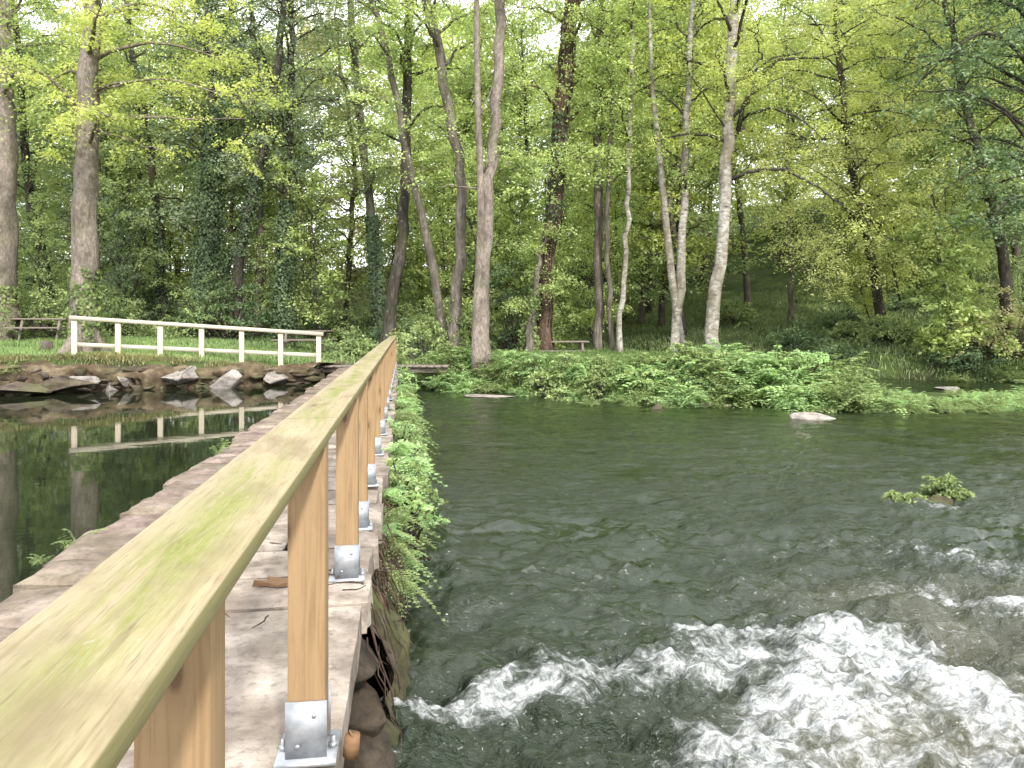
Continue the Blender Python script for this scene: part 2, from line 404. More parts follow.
xs = np.concatenate([np.linspace(-400, -42, 12), np.arange(-40, 40.1, .34), np.linspace(42, 400, 12)])
ys = np.concatenate([np.linspace(-120, -8, 6), np.arange(-6, 60.1, .34), np.linspace(62, 500, 16)])
grid_mesh('ground', xs, ys, ground_h, M['ground'], 'structure')

# ------------------------------------------------------------------ water
g = Geo()
g.add([(-120, -60, PZ), (9.0 - .0, -60, PZ), (-.8 - SL * 19.3 , 19.6, PZ), (-3.6, 26, PZ), (-120, 26, PZ)], [[0, 1, 2, 3, 4]])
g.v[-1][1] = (-.85 + SL * 60, -60, PZ)
tag(g.build('pond', M['pond']), kind='structure')

def capsules(X, Y, L):
    out = np.zeros_like(X)
    for (x0, y0, x1, y1, r, s) in L:
        dx, dy = x1 - x0, y1 - y0; q = dx * dx + dy * dy + 1e-9
        t = np.clip(((X - x0) * dx + (Y - y0) * dy) / q, 0, 1)
        dd = np.hypot(X - x0 - t * dx, (Y - y0 - t * dy)) / (r * 1.14)
        out = np.maximum(out, s * np.exp(-dd ** 2 * 1.1))
    return out
def seg(p, q, r, s):
    a = on(*p, WZ); b = on(*q, WZ); return (*a, *b, r, s)
FOAM = [seg((905, 506), (960, 506), .16, .6), seg((425, 722), (500, 708), .2, .9), seg((500, 708), (560, 688), .24, .95), seg((560, 688), (640, 672), .26, .9), seg((640, 672), (760, 655), .26, .85), seg((700, 640), (830, 640), .3, .75),
        seg((560, 672), (760, 650), .26, .5), seg((690, 755), (800, 720), .42, .86), seg((800, 720), (900, 655), .42, .9), seg((860, 650), (950, 690), .34, .98),
        seg((700, 790), (980, 790), .5, .78), seg((950, 690), (985, 740), .28, .9), seg((840, 545), (930, 552), .2, .42), seg((930, 552), (1060, 585), .32, .55),
        seg((990, 610), (1080, 640), .34, .78), seg((900, 600), (1000, 625), .25, .5), seg((540, 577), (640, 574), .1, .52), seg((640, 590), (760, 600), .2, .3),
        seg((780, 590), (860, 640), .35, .36), seg((1000, 680), (1080, 700), .4, .55)]
HOLE = [seg((575, 735), (650, 706), .25, 1.0), seg((430, 760), (560, 752), .2, .8), seg((600, 640), (700, 690), .05, .3)]
def warp(X, Y):
    return (X + (fbm(X * 1.9, Y * 1.9, seed=21) - .5) * .75, Y + (fbm(X * 1.9 + 9, Y * 1.9, seed=22) - .5) * .75)
def foam_f(X, Y):
    a, b = warp(X, Y)
    f = capsules(a, b, FOAM)
    base = .43 * sstep(6.2, 3.4, Y) * sstep(-.6, .4, X + .2) 
    base = np.maximum(base, .2 * sstep(13, 8, Y) * sstep(1.0, 6, X + (8 - Y) * .3))
    f = np.maximum(f, base)
    a2, b2 = X + (a - X) * .4, Y + (b - Y) * .4
    return np.clip(f - .75 * capsules(a2, b2, HOLE), 0, 1.05)
def turb_f(X, Y):
    t = .24 + .5 * sstep(10, 4.5, Y) + .25 * sstep(-1, 5, X) * sstep(16, 8, Y)
    return np.clip(t + .5 * capsules(X, Y, FOAM), 0, 1.2)
def silt_f(X, Y):
    return np.clip(capsules(X, Y, [seg((900, 745), (1080, 745), .5, .9), seg((850, 605), (1000, 600), .4, .4), seg((960, 640), (1060, 660), .4, .55)]) * (.4 + fbm(X * 3, Y * 3, seed=5)) , 0, 1)
def river_z(X, Y):
    t = turb_f(X, Y); fo = capsules(*warp(X, Y), FOAM)
    r1 = fbm(X * 2.2, Y * 3.6, octv=3, seed=31) - .5
    r2 = fbm(X * 6 + 3, Y * 9, octv=3, seed=41) - .5
    r3 = fbm(X * 16, Y * 22, octv=2, seed=51) - .5
    calm = np.sin(X * 3.1 + Y * 7.5 + 5 * r1) * .004
    near = .13 + .87 * sstep(12, 5.5, Y)
    z = WZ + calm + r1 * (.035 + .15 * t * near) + r2 * (.02 + .12 * t * near) + r3 * .03 * t * near
    z += fo * near * (.06 + .08 * (fbm(X * 3, Y * 3, octv=3, seed=61) - .45) + .055 * (fbm(X * 11, Y * 11, octv=2, seed=62) - .5) + .05 * (fbm(X * 27, Y * 27, octv=2, seed=63) - .5))
    z -= .07 * capsules(X, Y, HOLE)
    return z - .12 * sstep(3.6, 2.2, Y)
yr = np.concatenate([np.linspace(-4, 1.2, 10), np.geomspace(1.3, 46, 620)])
uu = np.linspace(0, 1, 640)
wl = np.where(yr < 19.3, -SL * yr - .95, -SL * 19.3 - .95)      # runs under the weir
wr = np.maximum(yr * .95 + 2, 6)
Xr = wl[:, None] + (wr - wl)[:, None] * uu[None]; Yr = np.repeat(yr[:, None], 640, 1)
grid_mesh('river', Xr, Yr, river_z, M['river'], 'structure', {'foam': foam_f, 'silt': silt_f, 'turb': turb_f})

def rock(g, c, r, seed, shade=.5, sub=3, flat=1., cuts=14, lo=.5, hi=.8):
    import bmesh
    bm = bmesh.new(); bmesh.ops.create_icosphere(bm, subdivisions=sub, radius=1)
    co = np.array([v.co[:] for v in bm.verts]); fs = np.array([[v.index for v in f.verts] for f in bm.faces]); bm.free()
    rr = .72 + .55 * fbm(co[:, 0] * 1.1 + seed, co[:, 1] * 1.1, co[:, 2] * 1.1 + seed, 3, seed)
    co = co * (rr + .12 * (fbm(co[:, 0] * 3.5 + seed, co[:, 1] * 3.5, co[:, 2] * 3.5, 3, seed + 5) - .5))[:, None]
    rg = np.random.default_rng(seed)
    for q in range(cuts):                                           # split faces
        n = rg.normal(0, 1, 3); n /= np.linalg.norm(n); dd = co @ n; lim = rg.uniform(lo, hi)
        co = co - np.outer(np.maximum(dd - lim, 0), n)
    g.add(np.asarray(c) + co * np.asarray(r), fs, shade)

# ------------------------------------------------------------------ weir: paving, coping, wall, roots
ang = math.atan(SL); ca, sa = math.cos(ang), math.sin(ang)
def loc2w(lx, ly): return lx * ca - ly * sa, lx * sa + ly * ca
weir = empty('stone_weir', (0, 0, 0), 'long stone weir with paved top running from the front to the far bank', 'weir', rz=ang)

def slab(g, x0, x1, y0, y1, z0, z1, n=7, amp=.012, shade=.5):
    """irregular stone: a bevelled box whose outline and top wander"""
    xs = np.linspace(x0, x1, n); ys = np.linspace(y0, y1, n)
    X, Y = np.meshgrid(xs, ys); sd = int(R.integers(1e6))
    nx = (fbm(X * 5, Y * 5, seed=sd) - .5); ny = (fbm(X * 5 + 50, Y * 5, seed=sd + 1) - .5)
    edge = np.minimum(np.minimum(np.arange(n)[None], n - 1 - np.arange(n)[None]), np.minimum(np.arange(n)[:, None], n - 1 - np.arange(n)[:, None]))
    Z = z1 + (fbm(X * 4, Y * 4, seed=sd + 2) - .5) * amp * 2.2 - np.where(edge == 0, amp * 1.3, 0)
    X2 = X + nx * amp * 3.0; Y2 = Y + ny * amp * 3.0
    top = np.stack([X2, Y2, Z], -1).reshape(-1, 3)
    i = np.arange(n - 1)[:, None] * n + np.arange(n - 1)[None]
    f = np.stack([i, i + 1, i + n + 1, i + n], -1).reshape(-1, 4)
    g.add(top, f, shade)
    ring = np.concatenate([np.arange(n), np.arange(1, n) * n + n - 1, (n - 1) * n + np.arange(n - 2, -1, -1), np.arange(n - 2, 0, -1) * n])
    rt = top[ring]; rb = rt.copy(); rb[:, 2] = z0; rb[:, :2] += R.normal(0, amp * .6, (len(rb), 2)); m = len(ring)
    k = np.arange(m); k2 = (k + 1) % m
    g.add(np.concatenate([rt, rb]), np.stack([k2, k, k + m, k2 + m], -1), shade)

g = Geo()
y = -3.0
big = [(-3.0, -.8), (-.8, 1.15), (1.15, 3.1)]
for (a, b) in big: slab(g, -1.2, -.165, a + .012, b - .012, -.13, 0.0, 14, .006, R.uniform(.5, .62))
y = 3.1
while y < 19.6:
    ln = R.uniform(.35, .62); k = R.integers(1, 3)
    cuts = [-1.22, -.13] if k == 1 else [-1.22, R.uniform(-.85, -.5), -.13]
    for x0, x1 in zip(cuts[:-1], cuts[1:]):
        slab(g, x0 + .016, x1 - .016 + (R.uniform(-.05, .03) if x1 == -.13 else 0), y + .016, y + ln - .016, -.13, R.uniform(-.016, .01), 8, .01, R.uniform(.35, .8))
    y += ln
g.build('paving', M['paving'], weir, smooth=True)
g = Geo(); y = -3.0
while y < 19.6:
    ln = R.uniform(.28, .6)
    slab(g, -1.64 + R.uniform(-.03, .03), -1.23, y + .012, y + ln - .012, -.7, R.uniform(-.02, .03), 9, .018, R.uniform(.3, .75))
    y += ln
g.build('coping', M['coping'], weir, smooth=True)
g = Geo(); g.box(-1.58, -.28, 3.6, 19.5, -1.5, -.125); g.box(-1.58, -.75, -3, 3.61, -1.5, -.127)
g.build('core', M['wallstone'], weir)
# battered, mossy river face
ny_, nz_ = 620, 40
yy = np.linspace(3.3, 19.5, ny_); zz = np.linspace(-1.3, -.09, nz_)
Yg, Zg = np.meshgrid(yy, zz)
ws = (fbm(Yg * 9, Zg * 9, octv=4, seed=73) - .5) * .1 + (fbm(Yg * 1.6, Zg * 2.6, octv=5, seed=71) - .5) * .36 + (np.abs(fbm(Yg * 4, Zg * 5, octv=3, seed=72) - .5)) * .2
Xg = -.17 + (-.09 - Zg) * .24 + ws * sstep(-.09, -.3, Zg) - .02
Xg = np.where(Zg > -.12, np.minimum(Xg, -.15), Xg)
V = np.stack([Xg, Yg + (fbm(Yg * 3, Zg * 3, seed=9) - .5) * .1, Zg], -1).reshape(-1, 3)
i = np.arange(nz_ - 1)[:, None] * ny_ + np.arange(ny_ - 1)[None]
g = Geo(); g.add(V, np.stack([i, i + 1, i + ny_ + 1, i + ny_], -1).reshape(-1, 4), .5)
g.build('river_face', M['wallstone'], weir, smooth=True)
g = Geo()
for zc, hh_ in ((-.95, .2), (-.7, .19), (-.47, .17), (-.25, .13)):
    for q in range(4):
        xo = -.17 + (-.09 - zc) * .24
        rock(g, (xo - .12 - q * .25 + R.normal(0, .03), 3.3 + q * .12 + R.normal(0, .05), zc), (.2, .26, hh_ * .85), int(R.integers(1e5)), R.uniform(.2, .8), 4)
g.build('pier_stones', M['wallstone'], weir, smooth=True)
g = Geo()
for k in range(90):
    y0 = R.uniform(3.12, 5.6) if k < 70 else R.uniform(5, 10)
    z0 = R.uniform(-.28, -.08); x0 = R.uniform(-.17, -.1)
    P = [np.array([x0, y0, z0])]
    for q in range(6):
        P.append(P[-1] + np.array([R.uniform(.0, .045), R.normal(0, .035), -R.uniform(.02, .1)]))
    g.tube(P, np.linspace(R.uniform(.003, .007), .0015, 7), 4)
tag(g.build('hanging_roots', M['bark_red'], weir), kind='stuff')

# ------------------------------------------------------------------ near handrail
rail = empty('wooden_handrail', (0, 0, 0), 'long pale wooden handrail with flat mossy top along the weir', 'handrail', rz=ang)
RT = CZ - .27; RB = RT - .027
def board(y0, y1, x0=-.342, x1=-.19, zoff0=0, zoff1=0):
    n = 26; ysn = np.linspace(y0, y1, n)
    prof = []
    w, th, b = (x1 - x0) / 2, (RT - RB) / 2, .003
    for (cx, cz, a0) in ((w - b, th - b, 0), (-w + b, th - b, 90), (-w + b, -th + b, 180), (w - b, -th + b, 270)):
        for a in (0, 45, 90): prof.append((cx + b * math.cos(math.radians(a0 + a)), cz + b * math.sin(math.radians(a0 + a))))
    prof = np.array(prof); m = len(prof)
    wob = (fbm(ysn * .8, ysn * 0 + y0, seed=5) - .5) * .005
    V = np.zeros((n, m, 3)); V[..., 0] = (x0 + x1) / 2 + prof[None, :, 0] + wob[:, None]; V[..., 1] = ysn[:, None]
    V[..., 2] = (RT + RB) / 2 + prof[None, :, 1] + (zoff0 + (zoff1 - zoff0) * np.linspace(0, 1, n))[:, None] + wob[:, None] * .4
    gg = Geo()
    i = np.arange(n - 1)[:, None] * m; j = np.arange(m)[None]; k = (j + 1) % m
    gg.add(V.reshape(-1, 3), np.stack([i + j, i + k, i + m + k, i + m + j], -1).reshape(-1, 4))
    gg.add(V[0], [list(range(m))[::-1]]); gg.add(V[-1], [list(range(m))])
    return gg
jy = [-2.2, 2.3, 6.95, 11.4, 15.6, 19.75]
zo = [0, .0, .003, .01, -.002, .0]
for a, b, z0, z1 in zip(jy[:-1], jy[1:], zo[:-1], zo[1:]):
    board(a + .002, b - .002, zoff0=z0, zoff1=z1).build('top_rail', M['rail'], rail, smooth=False)
posts_d = [-1.3, -.15, .99, 1.95, 3.32, 4.14, 5.25, 6.5, 7.7, 8.9, 10.1, 11.3, 12.5, 13.7, 14.9, 16.1, 17.3, 18.5, 19.5]
def make_post(first):
    g = Geo(); g.box(-.046, .046, 0, .092, .03, RB, bev=.004)
    p = g.build('post', M['post'], rail)
    b = Geo()
    b.box(-.051, .051, -.006, -.001, .014, .155); b.box(-.051, .051, .093, .098, .014, .155)     # two cheeks
    b.box(-.075, .075, -.03, .125, .003, .0135)                                                     # foot plate
    for (q, z) in ((-.02, .045), (.02, .12)): b.tube([(q, -.006, z), (q, -.011, z)], [.006, .006], 8)
    b.build('bracket', M['galv'], p)
    for q in (-.062, .062):
        bo = Geo(); bo.tube([(q, .045, .012), (q, .045, .0239), (q, .045, .024), (q, .045, .04)], [.012, .012, .007, .007], 6); bo.build('bolt', M['galv'], p)
    return p
proto = None
for d in posts_d:
    if proto is None: proto = make_post(True); o = proto
    else: o = copy_tree(proto, rail)
    lx = -.2 * .99 - .046 if abs(d - .99) > .02 else -.29
    o.location = (lx, d / ca + .02, 0)
    o.rotation_euler = (0, 0, R.normal(0, .01))

# a bolted-on timber stub beside the first post and the litter on the paving
x, y = loc2w(-.135, 2.0)
s = Geo(); s.tube([(0, 0, .0), (0.002, .0, .055)], [.02, .019], 12, rough=.06)
s.tube([(0, 0, .054), (0.002, .0, .0555)], [.015, .014], 12)
o = s.build('wood_stub', M['broken']); o.location = (x, y, .004); o.rotation_euler = (.1, .05, .4)
tag(o, 'short round orange wood stub standing at the foot of the nearest full post', 'wood stub')
x, y = loc2w(-.47, 3.33)
s = Geo(); V = []
out = [(-.2, -.05), (-.13, .0), (-.15, .045), (-.02, .03), (.14, .05), (.1, .0), (.13, -.045), (.02, -.03), (-.06, -.06), (-.12, -.04)]
out = [(a * .75, b * .8) for a, b in out]
s.add([(a, b, .004) for a, b in out] + [(a * .96, b * .96, .022 + .01 * math.sin(a * 30)) for a, b in out],
      [[i, (i + 1) % 10, 10 + (i + 1) % 10, 10 + i] for i in range(10)]); s.add([(a * .96, b * .96, .022 + .01 * math.sin(a * 30)) for a, b in out], [list(range(10))])
o = s.build('broken_board', M['broken']); o.location = (x, y, .01); tag(o, 'splintered flat piece of orange wood lying on the weir paving', 'broken board')
for k in range(15):
    lx = R.uniform(-.75, -.16); ly = R.choice([R.uniform(2.0, 3.2), R.uniform(3.2, 3.6), R.uniform(3.5, 8)], p=[.2, .5, .3])
    if ly > 3.2 and ly < 3.6: lx = R.uniform(-.34, -.12)
    x, y = loc2w(lx, ly); ln = R.uniform(.06, .2)
    s = Geo(); P = [np.array([-ln / 2, 0, .006])]
    for q in range(4): P.append(P[-1] + np.array([ln / 4, R.normal(0, .012), R.uniform(-.002, .005)]))
    s.tube(P, [.003, .0035, .003, .0025, .0015], 5)
    o = s.build('twig', M['bark_red']); o.location = (x, y, .016); o.rotation_euler = (0, 0, R.uniform(0, 6.28))
    tag(o, 'thin brown dry twig lying on the weir paving by the posts', 'twig', 'twigs littering the weir paving')

# ------------------------------------------------------------------ far cream railing
A0 = np.array([-10.62, 18.7]); A1 = np.array([-5.1, 20.3])
dv = (A1 - A0); Lr = np.linalg.norm(dv); az = math.atan2(dv[1], dv[0])
fr = empty('cream_railing', (A0[0], A0[1], 0), 'cream painted two-rail wooden railing on the far left bank', 'railing', rz=az)
zt0, zt1, zb0, zb1 = 1.27, .87, .36, .03; LOW = .27
def slant(g, x0, x1, z0, z1, t, w, yo=0):
    v = []
    for x, z in ((x0, z0), (x1, z1)):
        v += [(x, yo - w / 2, z - t / 2), (x, yo + w / 2, z - t / 2), (x, yo + w / 2, z + t / 2), (x, yo - w / 2, z + t / 2)]
    g.add(v, [[0, 1, 2, 3], [7, 6, 5, 4], [0, 4, 5, 1], [1, 5, 6, 2], [2, 6, 7, 3], [3, 7, 4, 0]])
g = Geo(); slant(g, -.1, Lr + .12, zt0 + .01, zt1 - .01, .095, .2); g.build('top_rail', M['pale_wood'], fr)
for k in range(6):
    g = Geo(); x0 = Lr * k / 6 + .056; x1 = Lr * (k + 1) / 6 - .056
    za = zb0 + (zb1 - zb0) * x0 / Lr + LOW; zb = zb0 + (zb1 - zb0) * x1 / Lr + LOW
    slant(g, x0, x1, za, zb, .1, .05); g.build('bottom_rail', M['pale_wood'], fr)
for k in range(7):
    t_ = k / 6; g = Geo(); zb = zb0 + (zb1 - zb0) * t_; zt = zt0 + (zt1 - zt0) * t_ - .034
    g.box(Lr * t_ - .062, Lr * t_ + .062, -.055, .055, zb - .12, zt, bev=.006)
    g.build('post', M['pale_post'], fr)

# ------------------------------------------------------------------ left bank: retaining wall of rocks, earth strip
bank = empty('bank_wall', (-8, 17.3, PZ), 'rough brown stone wall holding the left bank above the pond', 'wall')
bl = np.array([-8, 17.3, PZ])
g = Geo(); mo = Geo()
tcur = np.cumsum(np.r_[0, np.hypot(*np.diff(LB[1:7], axis=0).T)])
def bankpt(s):
    return np.interp(s, tcur, LB[1:7, 0]), np.interp(s, tcur, LB[1:7, 1])
def bank_top(x): return .02 + sstep(-5.0, -10.5, x) * .2
s_ = 0.
for row in range(6):
    s_ = R.uniform(0, .3)
    while s_ < tcur[-1] - .15:
        w = R.uniform(.18, .6); x, y = bankpt(s_ + w / 2); top = bank_top(x)
        hh = (top + .6) / 6; zc = -.6 + hh * (row + .5)
        rock(g, (x + R.normal(0, .05), y + .06 + row * .03 + R.normal(0, .09), zc), (w * .62, .34, hh * R.uniform(.75, 1.1)), int(R.integers(1e5)), R.uniform(.05, .75), 3, 1, 12, .45, .85)
        s_ += w * .9
g.build('rubble', M['bankstone'], bank, loc=bl)
for px, py, d, w, h in ((112, 385, 16.8, .26, .24), (229, 379, 17.5, .72, .36), (180, 377, 17.25, 1.0, .34), (88, 381, 16.4, .55, .28), (127, 382, 16.9, .3, .25), (35, 390, 15.55, 1.0, .22), (276, 379, 18.2, .34, .24), (62, 383, 15.9, 1.2, .3)):
    g = Geo(); c = at(px, py, d); rock(g, c, (w * .8, .4, h * .85), int(px) * 3 + 1, R.uniform(.3, .75), 4, 1, 9, .3, .62); g.build('boulder', M['palestone'] if px not in (62, 35) else M['bankstone'], bank, loc=bl)
# earth behind the wall, a lumpy strip
n = 220; ss = np.linspace(0, tcur[-1], n); bx, by = bankpt(ss)
rows = []
for off, dz in ((-.08, -.62), (-.06, -.42), (-.02, -.28), (-.1, -.16), (-.2, -.07), (-.06, .01), (.1, .04), (.3, .06), (.5, .06), (.75, .05), (1., .04), (1.3, .03), (2.0, .0)):
    xx = bx + off * .25; yv = by + off + (fbm(bx * 3, bx * 0 + dz * 5, seed=14) - .5) * .5 * (dz < -.05)
    zz_ = bank_top(bx) + dz + (fbm(xx * 2.2, yv * 2.2, seed=4) - .5) * .3 + (fbm(xx * 7, yv * 7, seed=6) - .5) * .14
    rows.append(np.stack([xx, yv, zz_], -1))
V = np.stack(rows); i = np.arange(len(rows) - 1)[:, None] * n + np.arange(n - 1)[None]
g = Geo(); g.add(V.reshape(-1, 3), np.stack([i, i + 1, i + n + 1, i + n], -1).reshape(-1, 4))
tag(g.build('bank_path', M['soil'], smooth=True), kind='structure')

# ------------------------------------------------------------------ footbridge at the end of the weir
fb = empty('plank_footbridge', (-3.4, 20.3, 0), 'low plank footbridge crossing at the far end of the weir', 'footbridge')
g = Geo()
x = -1.95
while x < 1.6:
    g.box(x, x + .17, -.42 + R.normal(0, .02), .5 + R.normal(0, .02), .0, .045, jit=.004); x += .185
tag(g.build('deck', M['old_wood'], fb))
for yo in (-.3, .38):
    g = Geo(); g.box(-2.0, 1.7, yo, yo + .1, -.14, -.003); g.build('beam', M['old_wood'], fb)
g = Geo(); g.box(-1.72, -1.5, -.5, .6, -1.1, -.145, jit=.01); g.build('abutment', M['wallstone'], fb)

# ------------------------------------------------------------------ foliage generators
def spray_leaves(g, C, rad, n, size, aspect=.55, droop=.35, thick=.22, shade=None, jit=.16, hang=.25, up=.9):
    """flattened sprays of leaves around the centres C"""
    C = np.asarray(C, float); m = len(C)
    rad = np.broadcast_to(rad, (m,)); sh = R.uniform(.2, .8, m) if shade is None else np.broadcast_to(shade, (m,))
    ci = np.repeat(np.arange(m), n); N = len(ci)
    th = R.uniform(0, 2 * np.pi, N); rho = np.sqrt(R.uniform(0, 1, N)) * R.uniform(.6, 1.15, N)
    r = rad[ci]
    tilt = R.normal(0, .28, (m, 2))[ci]
    # a spray is made of several twiglets: pull the angle towards a few spokes
    spoke = R.uniform(0, 2 * np.pi, (m, 6))[ci, R.integers(0, 6, N)]
    th = np.where(R.uniform(0, 1, N) < .75, spoke + R.normal(0, .22, N), th)
    ox, oy = np.cos(th) * rho * r, np.sin(th) * rho * r
    oz = -droop * rho ** 2 * r + R.normal(0, 1, N) * thick * r * .6 + tilt[:, 0] * ox + tilt[:, 1] * oy
    P = C[ci] + np.stack([ox, oy, oz], -1)
    A = np.stack([np.cos(th), np.sin(th), np.full(N, -hang)], -1) + R.normal(0, .55, (N, 3))
    Nn = np.stack([np.zeros(N), np.zeros(N), np.full(N, up)], -1) + R.normal(0, .6, (N, 3))
    L = size * R.uniform(.65, 1.3, N)
    g.leaves(P, A, Nn, L, L * aspect, np.clip(sh[ci] + R.normal(0, jit, N), 0, 1))

def curve_pts(P, n):
    """smooth polyline through control points"""
    P = np.asarray(P, float); t = np.r_[0, np.cumsum(np.linalg.norm(np.diff(P, axis=0), axis=1))]
    q = np.linspace(0, t[-1], n); out = np.stack([np.interp(q, t, P[:, k]) for k in range(3)], -1)
    for _ in range(2): out[1:-1] = .25 * out[:-2] + .5 * out[1:-1] + .25 * out[2:]
    return out

TREES = []
def tree(name, label, base, spine, wid, H, leaf, bark, group=None, seed=0, h0=.3, nbr=22, brl=3.2, nspray=6, nleaf=70, lsize=.1, srad=.65,
         elev=(5, 45), branches=(), extra=(), ivy=None, ivymat='ivy', ivyw=1.0, stems=(), cat='tree', aspect=.55, flare=1.5, droop=.35, vines=0, limb_bark=None, crown=True, dead=.0, az_bias=None, buttress=False):
    """spine: world points base to top (extended to height H); wid: diameters along it"""
    global R
    keep = R; R = np.random.default_rng(1000 + seed)
    base = np.asarray(base, float)
    e = empty(name, base, label, cat, group)
    spine = [np.asarray(p, float) for p in spine]
    top = spine[-1]
    if top[2] - base[2] < H:
        dirn = spine[-1] - spine[-2]; dirn = dirn / np.linalg.norm(dirn); dirn = dirn * .6 + np.array([0, 0, .4]); dirn /= dirn[2]
        k = 3; z = top[2]; dz = (base[2] + H - z) / k
        for q in range(k):
            spine.append(spine[-1] + dirn * dz + np.array([R.normal(0, .12), R.normal(0, .12), 0]))
    nP = 34
    S = curve_pts(spine, nP)
    S[1:-1, :2] += R.normal(0, .03, (nP - 2, 2))
    tt = np.linspace(0, 1, nP); 
    hz = S[:, 2] - S[0, 2]; frac = np.clip(hz / hz[-1], 0, 1)
    wv = np.interp(frac, np.linspace(0, 1, len(wid)), wid) / 2 * .9
    wv = wv * (1 + (flare - 1) * np.exp(-hz / .35))
    tr = Geo(); tr.tube(S, wv, 16, rough=.085)
    if buttress:
        for a in np.linspace(0, 6.28, 6)[:-1] + .4:
            c, s = math.cos(a), math.sin(a); r0 = wid[0] / 2
            tr.tube([(S[0] + np.array([c * r0 * 1.9, s * r0 * 1.9, -.02])), S[0] + np.array([c * r0 * 1.2, s * r0 * 1.2, .14]), S[0] + np.array([c * r0 * .75, s * r0 * .75, .5]), S[0] + np.array([c * r0 * .5, s * r0 * .5, 1.1])], [r0 * .32, r0 * .4, r0 * .36, r0 * .2], 7)
    cen, rads = [], []
    lm = Geo() if limb_bark else tr
    def add_branch(P, r0, r1=.012, spr=nspray, dens=True, start=.3, rs=srad):
        B = curve_pts(P, 9)
        B[1:-1] += R.normal(0, .03, (7, 3))
        lm.tube(B, np.linspace(r0, r1, 9), 6)
        if not dens: return
        Lb = np.linalg.norm(B[-1] - B[0])
        for q in range(spr):
            u = start + (1 - start) * (q + R.uniform(0, 1)) / spr
            p = B[min(8, int(u * 8.99))]
            c = p + np.array([R.normal(0, .16 * Lb), R.normal(0, .16 * Lb), R.normal(.05, .1 * Lb)]) * (.4 + .6 * u)
            lm.tube([p, (p + c) / 2 + np.array([0, 0, .06]), c], [.014, .01, .004], 4, cap=False)
            cen.append(c); rads.append(rs * R.uniform(.65, 1.25))
    az0 = R.uniform(0, 6.28)
    for b in range(nbr):
        f = h0 + (1 - h0) * (b + R.uniform(0, .9)) / nbr
        i = int(np.clip(np.searchsorted(frac, f), 1, nP - 1)); p = S[i]
        a = az0 + b * 2.399 + R.normal(0, .3)
        if az_bias is not None and R.uniform() < az_bias[1]: a = az_bias[0] + R.normal(0, .6)
        el = math.radians(R.uniform(*elev)); prof = (1 - .62 * ((f - h0) / (1 - h0)) ** 1.6) * min(1, .55 + 1.5 * (f - h0) / (1 - h0))
        Lb = brl * prof * R.uniform(.65, 1.2)
        d = np.array([math.cos(a) * math.cos(el), math.sin(a) * math.cos(el), math.sin(el)])
        mid = p + d * Lb * .5 + np.array([0, 0, .1 * Lb]); end = p + d * Lb + np.array([0, 0, -.12 * Lb])
        r0 = max(.015, min(.38 * wv[i], .02 + .018 * Lb))
        if R.uniform() < dead: add_branch([p, mid * .6 + p * .4, end * .6 + p * .4], r0 * .7, dens=False)
        else: add_branch([p, mid, end], r0)
    for P, r0, spr in branches: add_branch(P, r0, spr=spr, dens=spr > 0)
    for st in stems:                                             # a second stem
        ss_, ww_ = st; SS = curve_pts(ss_, 26); tr.tube(SS, np.interp(np.linspace(0, 1, 26), np.linspace(0, 1, len(ww_)), ww_) / 2, 12, rough=.05)
    tr.build('trunk', M[bark], e, loc=base, smooth=True)
    if limb_bark: lm.build('branches', M[limb_bark], e, loc=base, smooth=True)
    if vines:
        vg = Geo()
        for k in range(vines):
            a = R.uniform(0, 6.28); a2 = a + R.normal(0, 1.5); i0 = R.integers(0, 8); i1 = R.integers(14, nP - 4)
            idx = np.arange(i0, i1); aa = np.linspace(a, a2, len(idx)) + .25 * np.sin(idx * .9 + a)
            P = S[idx] + np.stack([np.cos(aa), np.sin(aa), 0 * aa], -1) * (wv[idx] * 1.04 + .01 + np.abs(R.normal(0, .02, len(idx))))[:, None]
            vg.tube(P, R.uniform(.01, .024), 5, R.uniform(.2, .9))
        vg.build('vines', M['bark_red'], e, loc=base, smooth=True)
    if crown:
        for c, r in extra: cen.append(np.asarray(c, float)); rads.append(r)
        if cen:
            cr = Geo(); cen_ = np.array(cen)
            sh = np.clip(R.uniform(.1, .8, len(cen_)) + .25 * (fbm(cen_[:, 0] * .7, cen_[:, 2] * .7, cen_[:, 1] * .7, 2, 3) - .5), 0, 1)
            spray_leaves(cr, cen_, np.array(rads), nleaf, lsize, aspect, droop, shade=sh)
            cr.build('crown', M[leaf], e, loc=base)
    if ivy is not None:
        z0, z1, n, thick = ivy
        ig = Geo(); zz_ = base[2] + z0 + (z1 - z0) * R.uniform(0, 1, n)
        cx, cy = np.interp(zz_, S[:, 2], S[:, 0]), np.interp(zz_, S[:, 2], S[:, 1]); cw = np.interp(zz_, S[:, 2], wv)
        th = R.uniform(0, 6.28, n); lump = fbm(np.cos(th) * 1.5 + 5, zz_ * 1.3, np.sin(th) * 1.5, 3, seed)
        rr = cw + .02 + thick * R.uniform(0, 1, n) * np.clip((lump - .28) * 2.4, 0, 1.3) * R.uniform(.4, 1.3, n) * (.35 + .65 * (1 - ((zz_ - base[2] - z0) / (z1 - z0)) ** 2))
        keepm = lump > (.3 if ivymat == 'ivy' else .47)
        P = np.stack([cx + np.cos(th) * rr, cy + np.sin(th) * rr, zz_], -1)[keepm]
        out = np.stack([np.cos(th), np.sin(th), .35 + 0 * th], -1)[keepm] + R.normal(0, .45, (keepm.sum(), 3))
        A = np.array([0, 0, -1.]) + R.normal(0, .6, (keepm.sum(), 3))
        L = .085 * ivyw * R.uniform(.7, 1.3, keepm.sum())
        ig.leaves(P, A, out, L, L * .85, np.clip(R.uniform(0, 1, keepm.sum()) * .7 + (lump[keepm] - .4), 0, 1))
        ig.build('ivy', M[ivymat], e, loc=base)
    R = keep
    TREES.append(e)
    return e

